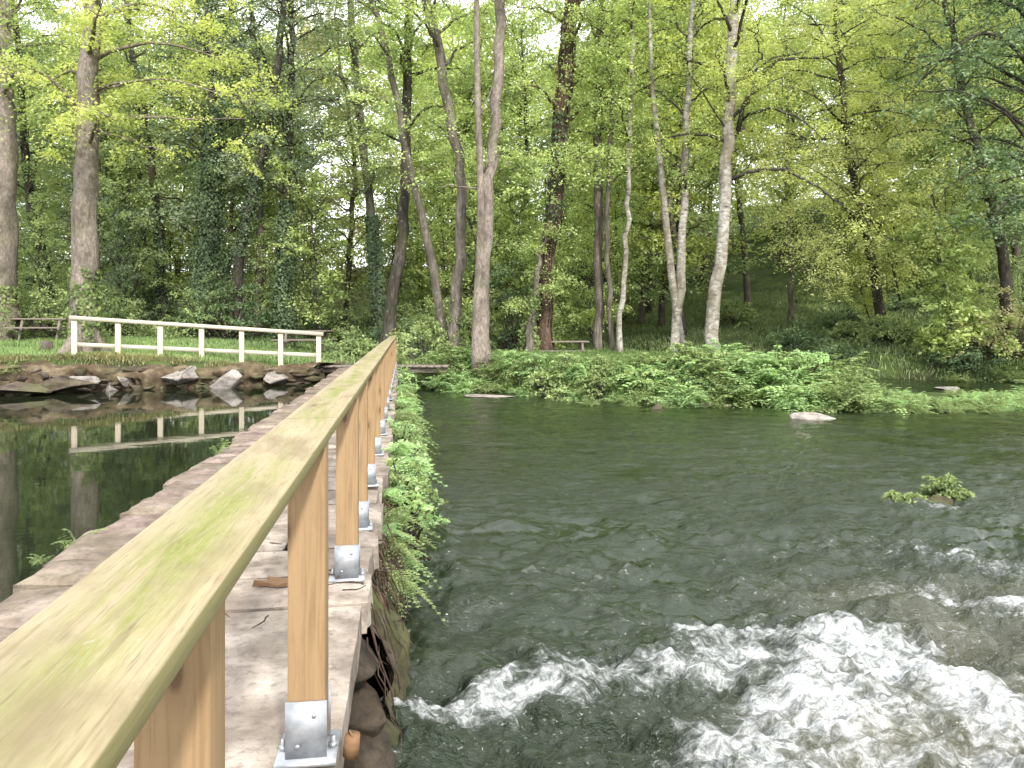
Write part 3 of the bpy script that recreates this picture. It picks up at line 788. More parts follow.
def sp(d, pts, base_y=None):
    """spine at distance d from picture columns, its foot put on the ground"""
    P = [at(px, py, d) for px, py in pts]
    P[0][2] = gh(P[0][0], P[0][1]) - .08
    return P[0].copy(), P
def br(d, pts, dy=0.):
    n = len(pts); return [at(px, py, d + dy * i / (n - 1)) for i, (px, py) in enumerate(pts)]

# ------------------------------------------------------------------ the trees one can tell apart
px_m = lambda w, d: w * d / F
d = 21.3
b, S = sp(d, [(84, 355), (83, 300), (84, 220), (88, 120), (91, 40), (93, 0)])
tree('oak_tree', 'thick pale trunk with ivied foot and lime leaves behind the cream railing', b, S, [.8, .72, .6, .48, .36, .1], 17, 'leaf_lime', 'bark_pale', seed=1, h0=.3, nbr=24, brl=3.6, nspray=8, nleaf=105, lsize=.09, srad=.62,
     branches=[(br(d, [(98, 122), (140, 116), (185, 120), (245, 119)], -1.2), .05, 7), (br(d, [(97, 128), (130, 140), (160, 150)], -1), .03, 4), (br(d, [(95, 60), (140, 40), (190, 45), (235, 70)], -.8), .06, 10),
               (br(d, [(94, 20), (130, 0), (180, 10), (215, 40)], -.3), .05, 10), (br(d, [(96, 90), (140, 75), (200, 85), (250, 105)], -1.4), .04, 9), (br(d, [(86, 140), (70, 128), (56, 130)], -.6), .03, 3)],
     extra=[(at(x, y, d - .8 + R.normal(0, .4)), R.uniform(.3, .6)) for x, y in ((240, 150), (228, 140), (262, 130), (250, 165), (118, 160), (125, 150), (60, 125), (50, 150), (70, 118), (175, 60), (150, 30), (160, 80), (200, 60), (215, 85), (130, 95), (110, 110), (45, 155))] + [(at(R.uniform(95, 265), R.uniform(-40, 105), d - R.uniform(-1.5, 1.5)), R.uniform(.4, .75)) for _ in range(45)],
     ivy=(0.05, 2.4, 2200, .22), ivymat='ivy_bright', ivyw=1.2, flare=1.35, buttress=True)
d = 25.5
b, S = sp(d, [(4, 335), (3, 260), (5, 180), (4, 100), (2, 0)])
tree('oak_tree', 'broad grey trunk cut by the left edge of the picture', b, S, [.95, .9, .8, .6, .3, .1], 17, 'leaf_fresh', 'bark_pale', seed=2, h0=.42, nbr=24, brl=4.2, nspray=7, nleaf=70, lsize=.12, srad=.75, ivy=(0.05, 2., 1800, .2), ivymat='ivy_bright', elev=(-10, 35),
     extra=[(at(x, y, d - 1.5 + R.normal(0, .8)), R.uniform(.6, .9)) for x, y in ((20, 70), (45, 60), (60, 85), (30, 100), (10, 120), (55, 110), (70, 60), (25, 40), (12, 20), (50, 20))] + [(at(R.uniform(-20, 95), R.uniform(-40, 120), d + R.uniform(-1.5, 3)), R.uniform(.5, .9)) for _ in range(40)])
for k, (lab, d, pts, w, leaf, bark, kw) in enumerate([
    ('dark leaning trunk between the two broad pale trunks at the left', 29, [(52, 325), (44, 270), (33, 215), (25, 160), (20, 60)], [.4, .36, .3, .2, .08], 'leaf_mid', 'bark_dark', dict(ivy=(.1, 3, 900, .15))),
    ('slim dark trunk just right of the thick pale oak, leaning left', 30, [(163, 330), (160, 240), (152, 170), (143, 100), (132, 60), (126, 0)], [.4, .36, .3, .25, .2, .08], 'leaf_mid', 'bark_dark', dict(ivy=(.1, 5, 1800, .2))),
    ('thin forked dark trunk behind the second span of the cream railing', 33, [(118, 325), (120, 250), (112, 190), (105, 150), (100, 60)], [.26, .24, .2, .15, .06], 'leaf_mid', 'bark_dark', dict(stems=[([at(120, 300, 33), at(130, 230, 33), at(128, 170, 33), at(140, 140, 33), at(150, 60, 33)], [.22, .2, .16, .12, .06])])),
    ('stout trunk wrapped in a thick dark coat of ivy behind the cream railing', 28, [(205, 335), (208, 280), (212, 200), (213, 140), (212, 60), (208, 0)], [.5, .45, .4, .32, .25, .1], 'leaf_dark', 'bark_dark', dict(ivy=(.1, 8.5, 15000, 1.0), brl=3.8, nbr=30)),
    ('dark trunk leaning right above the middle of the cream railing', 27, [(240, 335), (236, 275), (246, 220), (262, 160), (272, 110), (278, 60), (285, 0)], [.34, .36, .33, .28, .24, .18, .08], 'leaf_grey', 'bark_dark', dict(ivy=(3., 6, 1600, .3), brl=3.6, nbr=28)),
    ('straight trunk with a rusty brown foot behind the cream railing', 29, [(258, 335), (259, 270), (260, 210), (258, 120), (255, 40)], [.34, .3, .26, .2, .1], 'leaf_mid', 'bark_grey', dict()),
    ('ivy covered trunk near the right end of the cream railing', 27.5, [(284, 335), (284, 280), (285, 230), (288, 160), (292, 60)], [.36, .3, .28, .2, .1], 'leaf_grey', 'bark_dark', dict(ivy=(.1, 5.2, 7000, .55), brl=3.5, nbr=28)),
    ('grey trunk with an ivy sleeve standing left of the leaning dark alder', 28, [(381, 340), (378, 290), (373, 230), (366, 170), (361, 120), (352, 40)], [.38, .36, .32, .28, .22, .1], 'leaf_mid', 'bark_grey', dict(ivy=(.1, 5.2, 5200, .32))),
    ('dark alder that leans right and then straightens beyond the handrail end', 23.5, [(384, 352), (392, 300), (402, 255), (406, 190), (408, 100), (409, 0)], [.44, .38, .33, .3, .25, .12], 'leaf_fresh', 'bark_dark', dict(h0=.38)),
    ('thin trunk leaning left that crosses the dark alder above the handrail end', 22.5, [(446, 350), (440, 300), (426, 235), (408, 165), (398, 100), (384, 45), (368, -20)], [.32, .26, .23, .2, .18, .16, .08], 'leaf_fresh', 'bark_grey', dict(h0=.45, ivy=(.05, 1.3, 400, .12), ivymat='ivy_bright')),
    ('ivy footed alder curving left to a dark bare top beside the twin trunk', 22, [(455, 352), (458, 290), (463, 220), (461, 170), (452, 120), (438, 50), (427, 0)], [.42, .36, .33, .3, .27, .22, .12], 'leaf_fresh', 'bark_grey', dict(h0=.5, ivy=(.05, 1.9, 1100, .2), ivymat='ivy_bright')),
    ('reddish trunk bound in brown climbing stems left of the picnic table on the island', 25, [(546, 342), (545, 300), (549, 240), (556, 190), (562, 110), (568, 40), (572, 0)], [.52, .44, .44, .46, .42, .36, .15], 'leaf_fresh', 'bark_red', dict(vines=46, branches=[(br(25, [(568, 72), (580, 62), (600, 61), (625, 63)], -.5), .05, 4)], ivy=(4.5, 8., 1500, .4))),
    ('ivied short trunk wrapped in bright creeper beside the reddish bound trunk', 24.5, [(530, 345), (531, 320), (536, 290), (541, 250)], [.34, .3, .2, .08], 'leaf_fresh', 'bark_grey', dict(ivy=(.0, 2.1, 1700, .3), ivymat='ivy_bright', H=4, nbr=5, brl=1.2)),
    ('straight grey trunk right of the island picnic table', 25.5, [(600, 350), (598, 280), (599, 210), (598, 150), (600, 60), (601, 0)], [.34, .32, .32, .3, .25, .1], 'leaf_fresh', 'bark_grey', dict(h0=.35)),
    ('thin mossy trunk between the straight grey trunk and the white birch', 25, [(613, 352), (610, 300), (607, 250), (608, 180), (612, 90)], [.2, .18, .15, .12, .06], 'leaf_fresh', 'bark_grey', dict()),
    ('slim white birch bending right beyond the island grass', 24.5, [(621, 352), (620, 310), (624, 270), (628, 220), (629, 160), (634, 60)], [.2, .18, .17, .15, .12, .05], 'leaf_fresh', 'birch', dict(h0=.33, limb_bark='bark_dark')),
]):
    b, S = sp(d, pts); kw = dict(kw); H = kw.pop('H', 16.5 + (k * 7 % 5) * .7)
    rx = np.random.default_rng(300 + k); tx = pts[-1][0] if len(pts) < 5 else pts[-2][0]
    ex = [(at(tx + rx.normal(0, 45), rx.uniform(-40, 180), d + rx.uniform(-2.2, 1)), rx.uniform(.4, .75)) for _ in range((40 if k in (3, 4, 5, 6, 7) else 22) if H > 10 else 2)]
    a = dict(seed=10 + k, extra=ex, h0=.27, nbr=26, brl=3.0, nspray=7, nleaf=88, lsize=.085, srad=.62); a.update(kw)
    tree('woodland_tree' if bark != 'birch' else 'birch_tree', lab, b, S, w, H, leaf, bark, **a)
# twin trunk
d = 20.6
b, S = sp(d, [(482, 368), (481, 330), (484, 260), (490, 190), (495, 120), (499, 50), (500, 0)])
tree('alder_tree', 'tall twin stemmed grey trunk rising from the island bank by the footbridge', b, S, [.54, .4, .33, .31, .3, .27, .25, .1], 17, 'leaf_fresh', 'bark_pale', seed=40, h0=.55, nbr=16, brl=2.8, nleaf=60, flare=1.25, lsize=.1, dead=.25,
     stems=[([b + np.array([-.12, -.08, 0]), at(476, 330, d - .1), at(481, 250, d - .08), at(481, 170, d - .05), at(478, 120, d), at(477, 50, d), at(477, 0, d), at(476, -120, d)], [.3, .25, .21, .19, .18, .16, .14, .07])],
     branches=[(br(d, [(478, 188), (460, 186), (438, 187)], -.5), .025, 0), (br(d, [(497, 80), (490, 92), (484, 105), (482, 115)], -.2), .03, 0), (br(d, [(480, 175), (487, 168), (492, 160)], -.3), .03, 0), (br(d, [(492, 160), (505, 148), (515, 140)], -.6), .02, 2)],
     extra=[(at(x, y, d - .9 + R.normal(0, .4)), R.uniform(.35, .6)) for x, y in ((520, 160), (545, 155), (570, 150), (600, 152), (530, 172), (560, 168), (590, 178), (615, 165), (520, 190), (545, 200))])
# double birch
d = 24
b, S = sp(d, [(670, 353), (677, 320), (682, 280), (684, 230), (685, 160), (688, 80), (692, 0)])
tree('birch_tree', 'double stemmed pale birch standing with a forked foot on the island', b, S, [.26, .34, .26, .24, .2, .16, .06], 16, 'leaf_fresh', 'birch', seed=41, limb_bark='bark_dark', h0=.36, nbr=22, brl=2.8, nleaf=60, lsize=.095,
     stems=[([at(684, 355, d), at(677, 315, d), at(671, 270, d), at(666, 220, d), at(660, 160, d), at(652, 90, d), at(648, -40, d)], [.24, .24, .22, .19, .16, .12, .05])])
# big leaning birch
d = 22.5
b, S = sp(d, [(709, 360), (712, 320), (719, 270), (724, 220), (727, 150), (730, 90), (733, 0)])
tree('birch_tree', 'large white birch leaning right with long crooked branches over the river', b, S, [.46, .42, .36, .36, .34, .3, .24, .08], 17, 'leaf_lime', 'birch', seed=42, limb_bark='bark_dark', h0=.42, nbr=26, brl=3.4, nspray=8, nleaf=100, lsize=.075, srad=.62, droop=.6, aspect=.45,
     branches=[(br(d, [(738, 131), (748, 90), (762, 60), (784, 55), (823, 61), (847, 61), (851, 36)], -1.), .075, 9), (br(d, [(742, 120), (747, 112), (774, 106), (797, 115), (823, 140)], -1.4), .05, 8),
               (br(d, [(730, 180), (764, 164), (797, 171), (827, 193), (870, 223)], -2.), .06, 9), (br(d, [(728, 132), (710, 105), (691, 75)], -1), .035, 3), (br(d, [(731, 85), (745, 75), (762, 58)], -.5), .035, 3), (br(d, [(762, 60), (755, 40), (760, 20)], -.6), .03, 3), (br(d, [(847, 61), (836, 40), (838, 15)], -.8), .025, 4)],
     extra=[(at(R.uniform(690, 890), R.uniform(-20, 130), d + R.uniform(-1.5, 2)), R.uniform(.4, .75)) for _ in range(40)])
# willow overhanging from the far slope
d = 27
b, S = sp(d, [(884, 345), (878, 300), (870, 250), (858, 200), (845, 120), (840, 60)])
tree('willow_tree', 'spreading yellow olive willow drooping over the shaded channel at the right', b, S, [.4, .34, .3, .26, .2, .1], 13, 'leaf_yellow', 'bark_dark', seed=43, h0=.34, nbr=34, brl=4.6, nspray=9, nleaf=100, lsize=.085, aspect=.45, droop=.8, elev=(-25, 40),
     branches=[(br(d, [(868, 240), (840, 200), (800, 175), (765, 165)], -3), .07, 12), (br(d, [(870, 250), (900, 230), (930, 245), (950, 270)], -3), .06, 12), (br(d, [(860, 210), (840, 230), (815, 250), (800, 270)], -3.5), .05, 12), (br(d, [(862, 215), (890, 180), (930, 170), (960, 180)], -2), .06, 12),
               (br(d, [(900, 300), (885, 235), (850, 190), (810, 168)], -4.5), .04, 9)],
     extra=[(at(x_, R.uniform(125, 225 + 65 * math.sin((x_ - 750) / 200 * 3.1)), d - R.uniform(.3, 5)), R.uniform(.4, .85)) for x_ in R.uniform(752, 950, 190)])
d = 24
b, S = sp(d, [(952, 350), (948, 310), (940, 270), (935, 220), (930, 150)])
tree('young_ash_tree', 'bright pale green young tree at the right above the fallen ferny bank', b, S, [.16, .14, .12, .08, .04], 6.5, 'leaf_fresh', 'bark_grey', seed=44, h0=.2, nbr=24, brl=2., nspray=6, nleaf=70, lsize=.12, srad=.5,
     extra=[(at(R.uniform(915, 990), R.uniform(205, 330), d - R.uniform(-.3, 1)), R.uniform(.35, .65)) for _ in range(48)])
d = 21
b, S = sp(d, [(1075, 350), (1066, 260), (1055, 160), (1048, 60), (1040, -40)])
tree('oak_tree', 'dark spreading tree reaching in over the river from the right edge', b, S, [.6, .5, .42, .34, .24, .1], 15, 'leaf_dark', 'bark_dark', seed=45, h0=.25, nbr=34, brl=4.4, nspray=9, nleaf=70, lsize=.11, az_bias=(math.pi * 1.02, .6), srad=.7, dead=.1,
     branches=[(br(d, [(1050, 100), (1000, 20), (960, 40), (925, 75), (905, 100)], -1), .07, 12), (br(d, [(1055, 160), (1010, 150), (975, 165), (945, 190)], -1), .06, 10), (br(d, [(1045, 40), (1000, -10), (950, -10), (915, 10)], -.6), .06, 11), (br(d, [(1060, 210), (1030, 190), (1000, 205), (985, 230)], -1.5), .05, 8)])
b, S = sp(d + 3, [(1010, 335), (1004, 260), (985, 180), (965, 100), (950, 20)])
tree('oak_tree', 'green leafed tree leaning left behind the bright young tree at the right', b, S, [.4, .36, .3, .24, .16, .06], 14, 'leaf_mid', 'bark_dark', seed=46, h0=.3, nbr=30, brl=3.6, nspray=7, nleaf=70, lsize=.11, srad=.7)

# trees deeper in the wood: a few kinds, copied
def proto_tree(kind, leaf, bark, H, w, seed, **kw):
    b = np.array([0, 0, 0.]); rr = np.random.default_rng(seed)
    S = [np.array([0, 0, -.1])]
    for k in range(5): S.append(S[-1] + np.array([rr.normal(0, .25), rr.normal(0, .25), H / 6]))
    return tree(kind, None, b, S, [w, w * .85, w * .7, w * .5, w * .2], H, leaf, bark, seed=seed, **kw)
DEEP = {'left': [('leaf_mid', 'bark_dark'), ('leaf_fresh', 'bark_grey'), ('leaf_grey', 'bark_dark'), ('leaf_olive', 'bark_grey')],
        'mid': [('leaf_fresh', 'bark_grey'), ('leaf_mid', 'bark_dark'), ('leaf_fresh', 'bark_dark'), ('leaf_lime', 'bark_grey')],
        'right': [('leaf_lime', 'bark_dark'), ('leaf_yellow', 'bark_grey'), ('leaf_fresh', 'bark_grey'), ('leaf_mid', 'bark_dark')]}
DLAB = {'left': 'leafy tree deep in the shaded wood behind the cream railing', 'mid': 'slender green tree deep in the wood behind the island', 'right': 'sunlit yellow green tree on the wooded slope beyond the right channel'}
DX = {'left': (-34, -5), 'mid': (-5, 8), 'right': (6, 40)}
DN = {'left': 24, 'mid': 20, 'right': 26}
for zi, zn in enumerate(('left', 'mid', 'right')):
    protos = [proto_tree('woodland_tree', lf, bk, 13.5 + i, .3, 100 + zi * 10 + i, h0=.1 if zn != 'right' else .3, nbr=34, brl=3.8, nspray=7, nleaf=60, lsize=.15, srad=.85) for i, (lf, bk) in enumerate(DEEP[zn])]
    for k in range(DN[zn]):
        o = protos[k] if k < 4 else copy_tree(protos[k % 4])
        for _ in range(30):
            x = R.uniform(*DX[zn]); y = R.uniform(29, 50)
            if gh(x, y) > -.3 and (abs(x) < y * .85): break
        if k < 4: y = R.uniform(30, 36); x = DX[zn][0] * .7 + (min(DX[zn][1], 22) - DX[zn][0] * .7) * (k + .5) / 4
        if gh(x, y) < -.3: y += 6
        o.location = (x, y, gh(x, y) - .1); o.rotation_euler = (R.normal(0, .04), R.normal(0, .04), R.uniform(0, 6.28))
        sc = R.uniform(.75, 1.15); o.scale = (sc, sc, sc * R.uniform(.9, 1.1))
        tag(o, DLAB[zn], 'tree', 'trees in the wood: ' + {'left': 'behind the railing', 'mid': 'behind the island', 'right': 'on the right slope'}[zn])

SP = [proto_tree('sapling', lf, 'bark_dark', H, .09, 200 + i, h0=.14, nbr=26, brl=1.9, nspray=5, nleaf=60, lsize=.1, srad=.5) for i, (lf, H) in enumerate((('leaf_fresh', 8), ('leaf_mid', 6.5), ('leaf_fresh', 7), ('leaf_grey', 8), ('leaf_lime', 7)))]
SZ = [('left', (-20, -4.8), (28, 33), (0, 1, 2, 3), 14, 'slim leafy sapling at the wood edge behind the cream railing'), ('mid', (-3, 4.5), (27, 31), (0, 2), 9, 'slim leafy sapling at the wood edge behind the island'),
      ('right', (13, 22), (27, 34), (4, 2, 1), 8, 'slim leafy sapling on the slope beyond the right channel')]
su = set()
for zn, xr_, yr_, ks, n, lab in SZ:
    for k in range(n):
        i = ks[k % len(ks)]; o = SP[i] if i not in su else copy_tree(SP[i]); su.add(i)
        for _ in range(40):
            x, y = R.uniform(*xr_), R.uniform(*yr_)
            if gh(x, y) > -.3: break
        o.location = (x, y, gh(x, y) - .1); o.rotation_euler = (R.normal(0, .07), R.normal(0, .07), R.uniform(0, 6.28)); sc = R.uniform(.6, 1.15); o.scale = (sc, sc, sc)
        tag(o, lab, 'sapling', lab.replace('sapling', 'saplings'))

# ------------------------------------------------------------------ far wood as one mass
g = Geo(); n = 2600
th = R.uniform(-.78, .78, n); dist = R.uniform(50, 66, n)
cx, cy = np.sin(th) * dist * 1.25, np.cos(th) * dist * .5 + 26
prof = 13 + 9 * fbm(cx * .12, cy * .05, seed=90)
cz = ground_h(cx, cy) * .6 + prof * R.uniform(0, 1, n) ** .8
spray_leaves(g, np.stack([cx, cy, cz], -1), R.uniform(1.2, 2.2, n), 110, .3, .6, .4)
tag(g.build('far_woods', M['leaf_fresh']), 'hazy far wood closing the view behind the trees', 'wood', kind='stuff')

# ------------------------------------------------------------------ bushes
def bush_proto(name, leaf, w, h, seed, n=46, nleaf=70, lsize=.09):
    global R
    keep = R; R = np.random.default_rng(500 + seed)
    e = empty(name, (0, 0, 0), None, 'shrub')
    st = Geo(); cen = []
    for k in range(n):
        a = R.uniform(0, 6.28); r = np.sqrt(R.uniform()) * w / 2; z = h * R.uniform(.12, 1) * math.sqrt(max(.05, 1 - (r / (w / 2)) ** 2 * .8))
        c = np.array([math.cos(a) * r, math.sin(a) * r, z]); cen.append(c)
        st.tube([(R.normal(0, .08), R.normal(0, .08), -.1), (c[0] * .5, c[1] * .5, z * .6), c], [.016, .01, .004], 4, cap=False)
    st.build('stems', M['bark_dark'], e)
    cr = Geo(); spray_leaves(cr, cen, R.uniform(.25, .45, n) * min(w, 2.2) / 2, nleaf, lsize); cr.build('foliage', M[leaf], e)
    R = keep
    return e
def place(o, x, y, sc=1, rz=None, z=None):
    o.location = (x, y, gh(x, y) - .05 if z is None else z); o.rotation_euler = (0, 0, R.uniform(0, 6.28) if rz is None else rz)
    o.scale = (sc, sc, sc)
BL = [('dark leafy shrub at the foot of the wood behind the cream railing', 'leaf_mid', [(x_, y_) for x_, y_ in zip(R.uniform(-26, -5, 26), R.uniform(26.5, 33, 26))], 2.4, 2.2),
      ('mid green shrub at the wood edge behind the island', 'leaf_fresh', [(x_, y_) for x_, y_ in zip(R.uniform(-4, 4, 14), R.uniform(27, 32, 14))], 2.2, 2.0),
      ('low green shrub on the shaded slope beyond the right channel', 'leaf_mid', [(x_, np.interp(x_, FB[:, 0], FB[:, 1]) + R.uniform(.7, 9)) for x_ in R.uniform(4, 22, 15)], 1.8, 1.0)]
for bi, (lab, lf, pos, w, h) in enumerate(BL):
    ps = [bush_proto('shrub', lf if i == 0 else ('leaf_dark' if bi != 1 else 'leaf_mid'), w, h, bi * 5 + i) for i in range(2)]
    for k, (x, y) in enumerate(pos):
        o = ps[k] if k < 2 else copy_tree(ps[k % 2])
        place(o, x, y, R.uniform(.7, 1.25)); tag(o, lab, 'shrub', lab.replace('shrub', 'shrubs', 1))
def one_bush(lab, lf, px, py, d, w, h, seed, **kw):
    o = bush_proto('shrub', lf, w, h, seed, **kw); c = at(px, py, d); place(o, c[0], d, 1, 0); tag(o, lab, 'shrub')
one_bush('round dark shrub just right of the cream railing end', 'leaf_mid', 349, 350, 23, 1.5, 1.2, 60)
one_bush('wide grey green shrub right of the handrail end behind the footbridge', 'leaf_mid', 423, 350, 22.3, 1.9, 1.35, 61)
one_bush('lush bush left of the ivied alder beyond the footbridge', 'leaf_dark', 400, 345, 25.5, 2.2, 1.6, 65)
one_bush('dark leafy mass beside the twin trunk on the island', 'leaf_dark', 512, 330, 27, 2.6, 3.6, 62, n=70)
one_bush('olive shrub at the right edge above the water', 'leaf_olive', 1012, 365, 23.6, 3.2, 2.3, 63, n=80)
one_bush('bright broad leafed shrub on the right bank in front of the young tree', 'leaf_fresh', 970, 365, 24.2, 2.9, 1.7, 64, lsize=.14, n=60)
one_bush('pale green shrub on the grassy right slope at the picture edge', 'fern_lime', 1020, 330, 26, 4.2, 3.2, 66, n=90)

# ------------------------------------------------------------------ feathery plants
def frond(g, base, direc, L, npin, lsize, shade, droopf=.6, wid=.42):
    d = np.asarray(direc, float); hd = np.array([d[0], d[1], 0]); hd /= np.linalg.norm(hd) + 1e-6; side = np.array([-hd[1], hd[0], 0])
    tq = np.linspace(0, 1, npin + 2)[1:]
    cur = [np.asarray(base) + L * (hd * math.cos(d[2]) * t + np.array([0, 0, 1]) * (math.sin(d[2]) * t - droopf * t * t * .6)) for t in np.r_[0, tq]]
    g.tube(cur, np.linspace(.004, .0015, len(cur)), 3, .4, cap=False)
    C, A, W, LL = [], [], [], []
    for i, t in enumerate(tq):
        p = cur[i + 1]; pl = L * wid * (math.sin(min(1, t * 1.35 + .12) * math.pi) ** .8 * .9 + .08)
        for s in (-1, 1):
            a = side * s * .85 + hd * .5 + np.array([0, 0, -.22])
            m = max(2, int(pl / lsize * 1.25))
            for q in range(m):
                u = (q + .6) / m
                for s2 in (-1, 1):
                    c = p + a * pl * u + np.array([0, 0, -.12 * u * u * pl])
                    aa = a + (hd * .9 * s2 - side * s * .0) * (1 - .5 * u)
                    C.append(c + aa * lsize * .35); A.append(aa); LL.append(lsize * (1.15 - .55 * u))
    C = np.array(C); A = np.array(A) + R.normal(0, .18, (len(C), 3)); N = np.array([0, 0, 1.]) + R.normal(0, .33, (len(C), 3))
    LL = np.array(LL)
    g.leaves(C, A, N, LL, LL * .5, np.clip(shade + R.normal(0, .14, len(C)), 0, 1))
def clump(name, mat, nf, L, lsize, seed, npin=9, up=(.3, 1.2), oneside=None, droopf=.7):
    global R
    keep = R; R = np.random.default_rng(900 + seed)
    g = Geo()
    for k in range(nf):
        a = R.uniform(0, 6.28) if oneside is None else R.normal(oneside, .85)
        frond(g, (R.normal(0, .03), R.normal(0, .05), 0), (math.cos(a), math.sin(a), R.uniform(*up)), L * R.uniform(.6, 1.15), npin, lsize, R.uniform(.2, .85), droopf)
    R = keep
    return g.build(name, mat)
# growing out of the weir's river face
P4 = [clump('wall_fern', M['fern' if i != 1 else 'fern_lime'], 14, .35, .03, i, 9, (-.5, .8), 0.0, .9) for i in range(4)]
used = set()
def cp(ps, k):
    if k not in used: used.add(k); return ps
    c = ps.copy(); col.objects.link(c); return c
ly = 4.45; k = 0
while ly < 19.3:
    for zq in ([-.1, -.3, -.48] if ly > 5.2 else [-.14, -.3]):
        if R.uniform() < .3 or vnoise(ly * .9, 3.3, seed=17) < .25: continue
        i = int(R.integers(4)); o = cp(P4[i], ('w', i))
        zc = zq + R.normal(0, .05); lx = -.16 + (-.09 - zc) * .24 + R.uniform(-.01, .05)
        x, y = loc2w(lx, ly + R.normal(0, .12)); o.location = (x, y, zc); o.rotation_euler = (0, R.normal(0, .15), ang + R.normal(0, .35)); s = R.uniform(.6, 1.1) * (.35 + 1.2 * float(vnoise(ly * .9, 3.3, seed=17))) * (1.1 if ly > 5.8 else .85); o.scale = (s, s, s)
        tag(o, 'feathery green plant growing out of the river face of the weir', 'fern', 'feathery plants along the weir wall')
    ly += R.uniform(.22, .36)
WS = [bush_proto('wall_shrub', lf, .55, .42, 80 + i, n=22, nleaf=26, lsize=.05) for i, lf in enumerate(('fern', 'fern_lime'))]
for k, ly in enumerate((5.4, 6.1, 7.3, 8.4, 9.2, 10.3, 11.8, 13, 14.4, 15.6, 17, 18.2, 18.9)):
    o = WS[k] if k < 2 else copy_tree(WS[k % 2]); x, y = loc2w(-.06 + R.uniform(-.03, .05), ly + R.normal(0, .15)); s = R.uniform(.75, 1.25)
    o.location = (x, y, -.36 + R.uniform(-.08, .12)); o.rotation_euler = (0, .35, R.uniform(0, 6.28)); o.scale = (s, s, s); tag(o, 'small broad leaved shrub rooted in the river face of the weir', 'shrub', 'small shrubs on the weir wall')
# on the pond side of the coping
for lab, px, py, sc, mat, nf in (('small bright fern on the pond edge of the coping', 76, 540, .8, 'fern_lime', 8), ('little pale leaved sprout at the pond edge near the front', 38, 560, .45, 'fern_lime', 6), ('tiny weed on top of the coping', 70, 569, .3, 'fern', 5), ('tuft of pale weed at the pond edge farther along the coping', 218, 447, .9, 'fern_lime', 7)):
    x, Y = on(px, py + 8, -.05)
    o = clump('small_fern', M[mat], nf, .22, .02, int(px), 7, (.2, 1.3)); o.location = (x, Y, -.03); o.scale = (sc, sc, sc); tag(o, lab, 'fern')
# lush clumps along the island front
PI_ = [clump('bank_plant', M['fern' if i % 3 else 'fern_lime'], 24, .85, .06, 20 + i, 9, (.35, 1.35), None, .75) for i in range(5)]
for k in range(150):
    x = R.uniform(-2.1, 13.0); yf = np.interp(x, IF[:, 0], IF[:, 1]); off = R.uniform(-.35, 1.6) if k < 110 else R.uniform(1, 3.5)
    y = yf + off
    if x > 7 and y > np.interp(x, IB[:, 0], IB[:, 1]) + .3: y = yf + R.uniform(-.3, .6)
    i = int(R.integers(5)); o = cp(PI_[i], ('b', i)); s = R.uniform(.7, 1.25) * (.65 if off < 0 else 1) * (.6 + .95 * float(vnoise(x * .55 + 2, off * .4, seed=19))) * (1 if x < 2.5 else 1.3 if x < 7 else .62)
    o.location = (x, y, max(gh(x, y) - .05, WZ - .02)); o.rotation_euler = (0, 0, R.uniform(0, 6.28)); o.scale = (s, s, s * R.uniform(.8, 1.1))
    tag(o, 'lush feathery plant crowding the front bank of the island', 'plant', 'feathery plants crowding the island bank')
for k in range(70):
    x = R.uniform(6.5, 13.3); y = np.interp(x, IF[:, 0], IF[:, 1]) + R.uniform(-.5, 1.0); i = k % 5; o = cp(PI_[i], ('b', i)); s = R.uniform(.35, .65)
    o.location = (x, y, max(gh(x, y) - .05, WZ - .02)); o.rotation_euler = (0, 0, R.uniform(0, 6.28)); o.scale = (s, s, s)
    tag(o, 'low feathery plant on the thin right tip of the island', 'plant', 'low feathery plants on the island tip')
for k, (px, py, d) in enumerate(((448, 376, 20.0), (458, 374, 20.2), (440, 380, 19.9))):
    c = at(px, py, d); o = cp(PI_[k], ('b', k)); o.location = (c[0], d, c[2] - .15); o.scale = (.8, .8, .8); tag(o, 'feathery plant hiding the island end of the footbridge', 'plant', 'plants at the footbridge end')
for k in range(16):
    x = R.uniform(-12, -10.2); y = np.interp(x, LB[:, 0], LB[:, 1]) + R.uniform(-.1, .5); o = cp(PI_[k % 5], ('b', k % 5)); o.location = (x, y, .12); o.rotation_euler = (0, 0, R.uniform(0, 6.28)); s = R.uniform(.3, .6); o.scale = (s, s, s)
    tag(o, 'leafy tuft hanging over the left end of the bank wall', 'plant', 'tufts hanging over the bank wall')
for lab, px, py, w, h, q in (('lone green water plant island in the fast river at the right', 944, 496, .42, .24, 90), ('low trailing water weed beside the lone plant in the river', 907, 502, .42, .1, 91)):
    x, Y = on(px, py, WZ); o = bush_proto('water_plant', 'fern_lime', w, h, q, n=40, nleaf=40, lsize=.04); o.location = (x, Y, WZ - .02); tag(o, lab, 'water plant')
for lab, px, py, sc in (('small pale plant standing in the water off the island', 590, 405, .55), ('smallest pale sprig in the water off the island', 632, 406, .4), ('pale weed in the shallows near the stones', 665, 408, .4)):
    x, Y = on(px, py, WZ); o = clump('water_plant', M['fern_lime'], 40, .8, .045, int(px), 9, (.4, 1.45)); o.location = (x, Y, WZ - .05); o.scale = (sc, sc, sc * .9); tag(o, lab, 'water plant')
x, Y = on(815, 418, WZ)
PR = [clump('bank_plant', M['fern_lime' if i else 'fern'], 16, .8, .07, 40 + i, 8, (.4, 1.3)) for i in range(3)]
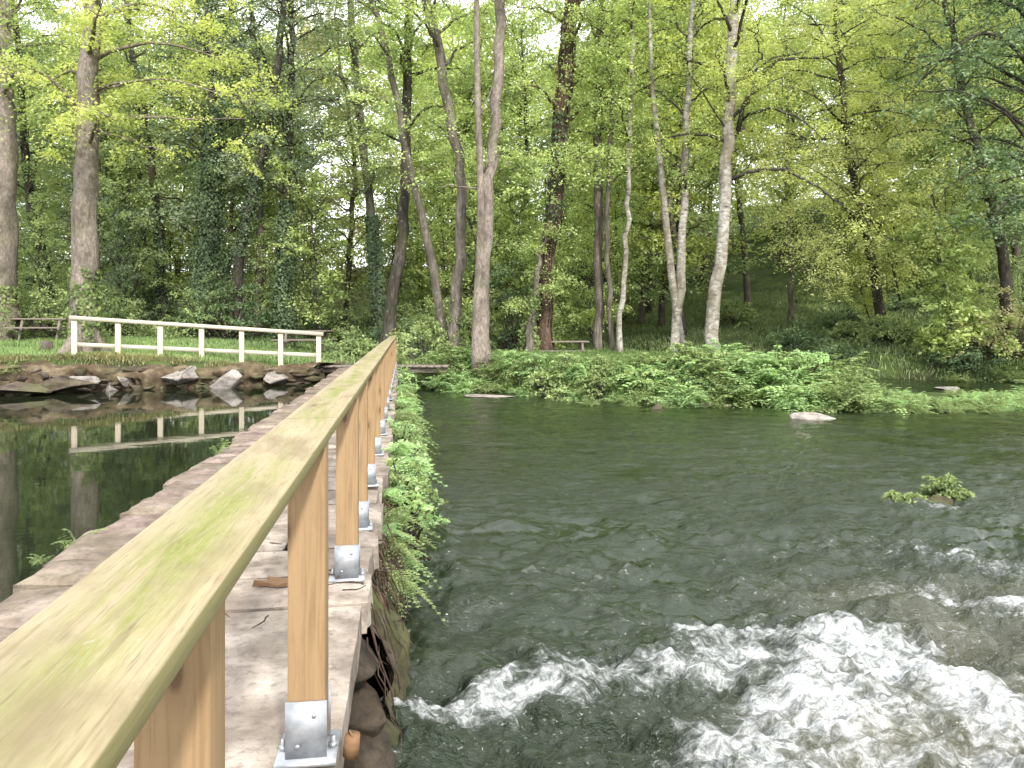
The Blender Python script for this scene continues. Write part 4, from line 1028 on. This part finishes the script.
for k in range(60):
    x = R.uniform(12.5, 24); y = np.interp(x, FB[:, 0], FB[:, 1]) + R.uniform(-.3, 4); i = k % 3; o = cp(PR[i], ('r', i)); s = R.uniform(.6, 1.2)
    o.location = (x, y, max(gh(x, y) - .05, WZ)); o.rotation_euler = (0, 0, R.uniform(0, 6.28)); o.scale = (s, s, s)
    tag(o, 'ferny plant on the right bank of the channel', 'plant', 'ferny plants on the right bank')

IS = [bush_proto('bank_shrub', lf, 1.0, .8, 85 + i, n=26, nleaf=45, lsize=.07) for i, lf in enumerate(('fern', 'leaf_mid', 'fern_lime'))]
for k in range(24):
    x = R.uniform(-2.2, 6.5); y = np.interp(x, IF[:, 0], IF[:, 1]) + R.uniform(.1, 1.3); o = IS[k] if k < 3 else copy_tree(IS[k % 3]); s = R.uniform(.6, 1.1)
    place(o, x, y, s); tag(o, 'leafy green shrub among the feathery plants of the island bank', 'shrub', 'leafy shrubs on the island bank')

# ------------------------------------------------------------------ grass (uncountable)
def blades(name, X, Y, h, w, mat, lab, lean=.5):
    n = len(X); Z = ground_h(X, Y); th = R.uniform(0, 6.28, n); hh = h * R.uniform(.5, 1.3, n); le = R.uniform(.1, lean, n)
    dx, dy = np.cos(th), np.sin(th); B = np.stack([X, Y, Z - .01], -1); sdv = np.stack([-dy, dx, 0 * dx], -1) * (w / 2)
    m = B + np.stack([dx * le * hh * .4, dy * le * hh * .4, hh * .6], -1); t = B + np.stack([dx * le * hh * 1.1, dy * le * hh * 1.1, hh], -1)
    V = np.stack([B - sdv, B + sdv, m + sdv * .8, t, m - sdv * .8], 1).reshape(-1, 3)
    g = Geo(); k = np.arange(n)[:, None] * 5
    sh = np.clip(fbm(X * .9, Y * .9, seed=12) + R.normal(0, .18, n), 0, 1)
    g.add(V, k + np.array([[0, 1, 2, 3, 4]]), sh)
    tag(g.build(name, mat), lab, 'grass', kind='stuff')
n = 90000; X = R.uniform(-26, -4.6, n); Y = R.uniform(15.5, 34, n); lb = np.interp(X, LB[:, 0], LB[:, 1]); kp = Y > lb + np.where(X > -11.5, 1.35, .2)
blades('lawn_grass', X[kp], Y[kp], .12, .018, M['grass'], 'short bright lawn grass on the left bank behind the railing')
n = 7000; X = R.uniform(-14, -4.9, n); lb = np.interp(X, LB[:, 0], LB[:, 1]); Y = lb + .1 + np.abs(R.normal(0, .6, n)); kp = fbm(X * 1.5, Y * 1.5, seed=8) > .47
Xd, Yd = X[kp], Y[kp]
blades('dry_grass', Xd, Yd + .1, .13, .014, M['grass_dry'], 'yellowish dry grass tufts along the top of the bank wall', 1.0)
n = 90000; X = R.uniform(-2.2, 13.4, n); iff = np.interp(X, IF[:, 0], IF[:, 1]); Y = iff + .2 + R.uniform(0, 1, n) * np.minimum(11, np.interp(X, IB[:, 0], IB[:, 1]) - iff)
kp = (X < 6 + R.normal(0, .5, n))
blades('island_grass', X[kp], Y[kp], .26, .02, M['grass'], 'tall lush green grass covering the island', .8)
n = 100000; X = R.uniform(2, 30, n); Y = np.interp(X, FB[:, 0], FB[:, 1]) + R.uniform(.5, 16, n)
blades('slope_grass', X, Y, .16, .022, M['shade_grass'], 'shaded grass and herbs on the slope beyond the channel', .9)
n = 30000; X = R.uniform(-5, 4, n); Y = R.uniform(21.5, 36, n); kp = (X < -2.2) | (Y > np.interp(X, IF[:, 0], IF[:, 1]) + 6)
blades('wood_floor_grass', X[kp], Y[kp], .2, .03, M['shade_grass'], 'grass on the wood floor beyond the footbridge', .8)

# ------------------------------------------------------------------ stones, table, stump
def stone(lab, px, py, w, h, seed, mat='palestone', z=WZ, dp=None):
    x, Y = on(px, py, z); g = Geo(); rock(g, (0, 0, 0), (w / 1.7, (dp or w * .4), h / 1.1), seed, .7, 4, 1, 10, .35, .75); o = g.build('stone', M[mat]); o.location = (x, Y, z - h * .15); tag(o, lab, 'stone')
stone('long flat whitish rock at the waterline in front of the ferny bank', 816, 418, .9, .24, 3)
stone('pale round stone at the waterline left of the long flat rock', 748, 404, .26, .2, 4)
stone('low pale stone in the shallows below the double birch', 706, 406, .5, .12, 5)
stone('narrow flat stone at the island edge between two other stones', 725, 406, .4, .1, 6)
stone('small dark stone by the pale weed in the shallows', 655, 409, .24, .16, 7, 'bankstone')
stone('whitish gravel spit by the foot of the footbridge', 487, 396, 1.2, .05, 8)
stone('thin white stone lying in the shaded channel at the right', 949, 389, .7, .1, 9)
0 and stone('dark half sunk boulder beneath the first paving slab', 392, 700, .34, .34, 12, 'wallstone', dp=.2)
stone('wet dark stone under the lone water plant in the fast river', 932, 503, .45, .1, 21, 'wallstone')
def picnic(lab, px, d, rz, zoff=0):
    x = (px - CX) / F * d; e = empty('picnic_table', (x, d, gh(x, d) + zoff), lab, 'picnic table', rz=rz)
    g = Geo()
    for k in range(4): g.box(-.85, .85, -.36 + k * .182, -.2 + k * .182, .7, .745, bev=.005)
    g.build('table_top', M['old_wood'], e)
    for s in (-1, 1):
        g = Geo(); y0 = s * .68; g.box(-.85, .85, y0 - .12, y0 + .12, .41, .455, bev=.005); g.build('bench', M['old_wood'], e)
        g = Geo(); x0 = s * .58; g.box(x0 - .04, x0 + .04, -.75, .75, .34, .405)
        for t in (-1, 1): slant2(g, x0, t)
        g.build('leg', M['old_wood'], e)
def slant2(g, x0, t):
    g.tube([(x0 + .05, t * .55, -.05), (x0 + .05, t * .28, .7)], [.045, .045], 6)
picnic('weathered picnic table in the grass of the island beside the bound trunk', 562, 25.2, .05, -.18)
picnic('dark picnic table in the shade left of the thick pale oak', 44, 25.6, .1)
picnic('dark picnic table in the shade behind the right end of the cream railing', 305, 25.8, -.1)
g = Geo(); g.tube([(0, 0, -.1), (0, .02, .1), (.02, 0, .3)], [.22, .17, .15], 12, rough=.12); c = at(46, 335, 22)
o = g.build('tree_stump', M['bark_grey'], smooth=True); o.location = (c[0], 22, gh(c[0], 22)); tag(o, 'small mossy stump in the lawn left of the thick pale oak', 'stump')

# ------------------------------------------------------------------ light, sky, camera
world = bpy.data.worlds.new('World'); scene.world = world; world.use_nodes = True
nt = world.node_tree; nt.nodes.clear()
SUN_EL, SUN_AZ = 35, 158          # azimuth clockwise from +Y: behind the camera, to the right
sky = nt.nodes.new('ShaderNodeTexSky'); sky.sky_type = 'NISHITA'; sky.sun_disc = False
sky.sun_elevation = math.radians(SUN_EL); sky.sun_rotation = math.radians(SUN_AZ); sky.air_density = 1.2; sky.dust_density = 3
bg1 = nt.nodes.new('ShaderNodeBackground'); bg1.inputs[1].default_value = .13; nt.links.new(sky.outputs[0], bg1.inputs[0])
bg2 = nt.nodes.new('ShaderNodeBackground'); bg2.inputs[0].default_value = (.95, .97, 1, 1); bg2.inputs[1].default_value = 3.35
tc = nt.nodes.new('ShaderNodeTexCoord'); ns = nt.nodes.new('ShaderNodeTexNoise'); ns.inputs['Scale'].default_value = 3; ns.inputs['Detail'].default_value = 6
nt.links.new(tc.outputs['Generated'], ns.inputs['Vector'])
rp = nt.nodes.new('ShaderNodeValToRGB'); rp.color_ramp.elements[0].position = .3; rp.color_ramp.elements[0].color = (.75,) * 3 + (1,); rp.color_ramp.elements[1].position = .55
nt.links.new(ns.outputs['Fac'], rp.inputs[0])
mx = nt.nodes.new('ShaderNodeMixShader'); nt.links.new(rp.outputs[0], mx.inputs[0]); nt.links.new(bg1.outputs[0], mx.inputs[1]); nt.links.new(bg2.outputs[0], mx.inputs[2])
wo = nt.nodes.new('ShaderNodeOutputWorld'); nt.links.new(mx.outputs[0], wo.inputs[0])
sl = bpy.data.lights.new('sun', 'SUN'); sl.energy = 5.0; sl.angle = math.radians(3); sl.color = (1, .95, .86)
so = bpy.data.objects.new('sun', sl); col.objects.link(so)
a, e_ = math.radians(SUN_AZ), math.radians(SUN_EL)
sd = Vector((math.sin(a) * math.cos(e_), math.cos(a) * math.cos(e_), math.sin(e_)))
so.rotation_euler = sd.to_track_quat('Z', 'Y').to_euler(); so.location = sd * 60

cam = bpy.data.cameras.new('camera'); co = bpy.data.objects.new('camera', cam); col.objects.link(co)
co.location = (0, 0, CZ); co.rotation_euler = (math.radians(90), 0, 0)
cam.sensor_width = 36; cam.lens = 36 * F / 1024; cam.shift_y = -(384 - HY) / 1024; cam.clip_end = 2000; cam.clip_start = .05
scene.camera = co
scene.view_settings.view_transform = 'Standard'; scene.view_settings.look = 'None'; scene.view_settings.exposure = 0
scene.cycles.max_bounces = 4; scene.cycles.diffuse_bounces = 2; scene.cycles.glossy_bounces = 2; scene.cycles.transmission_bounces = 3
scene.cycles.use_adaptive_sampling = True; scene.cycles.adaptive_threshold = .03
scene.cycles.caustics_reflective = False; scene.cycles.caustics_refractive = False
scene.cycles.sample_clamp_indirect = 6
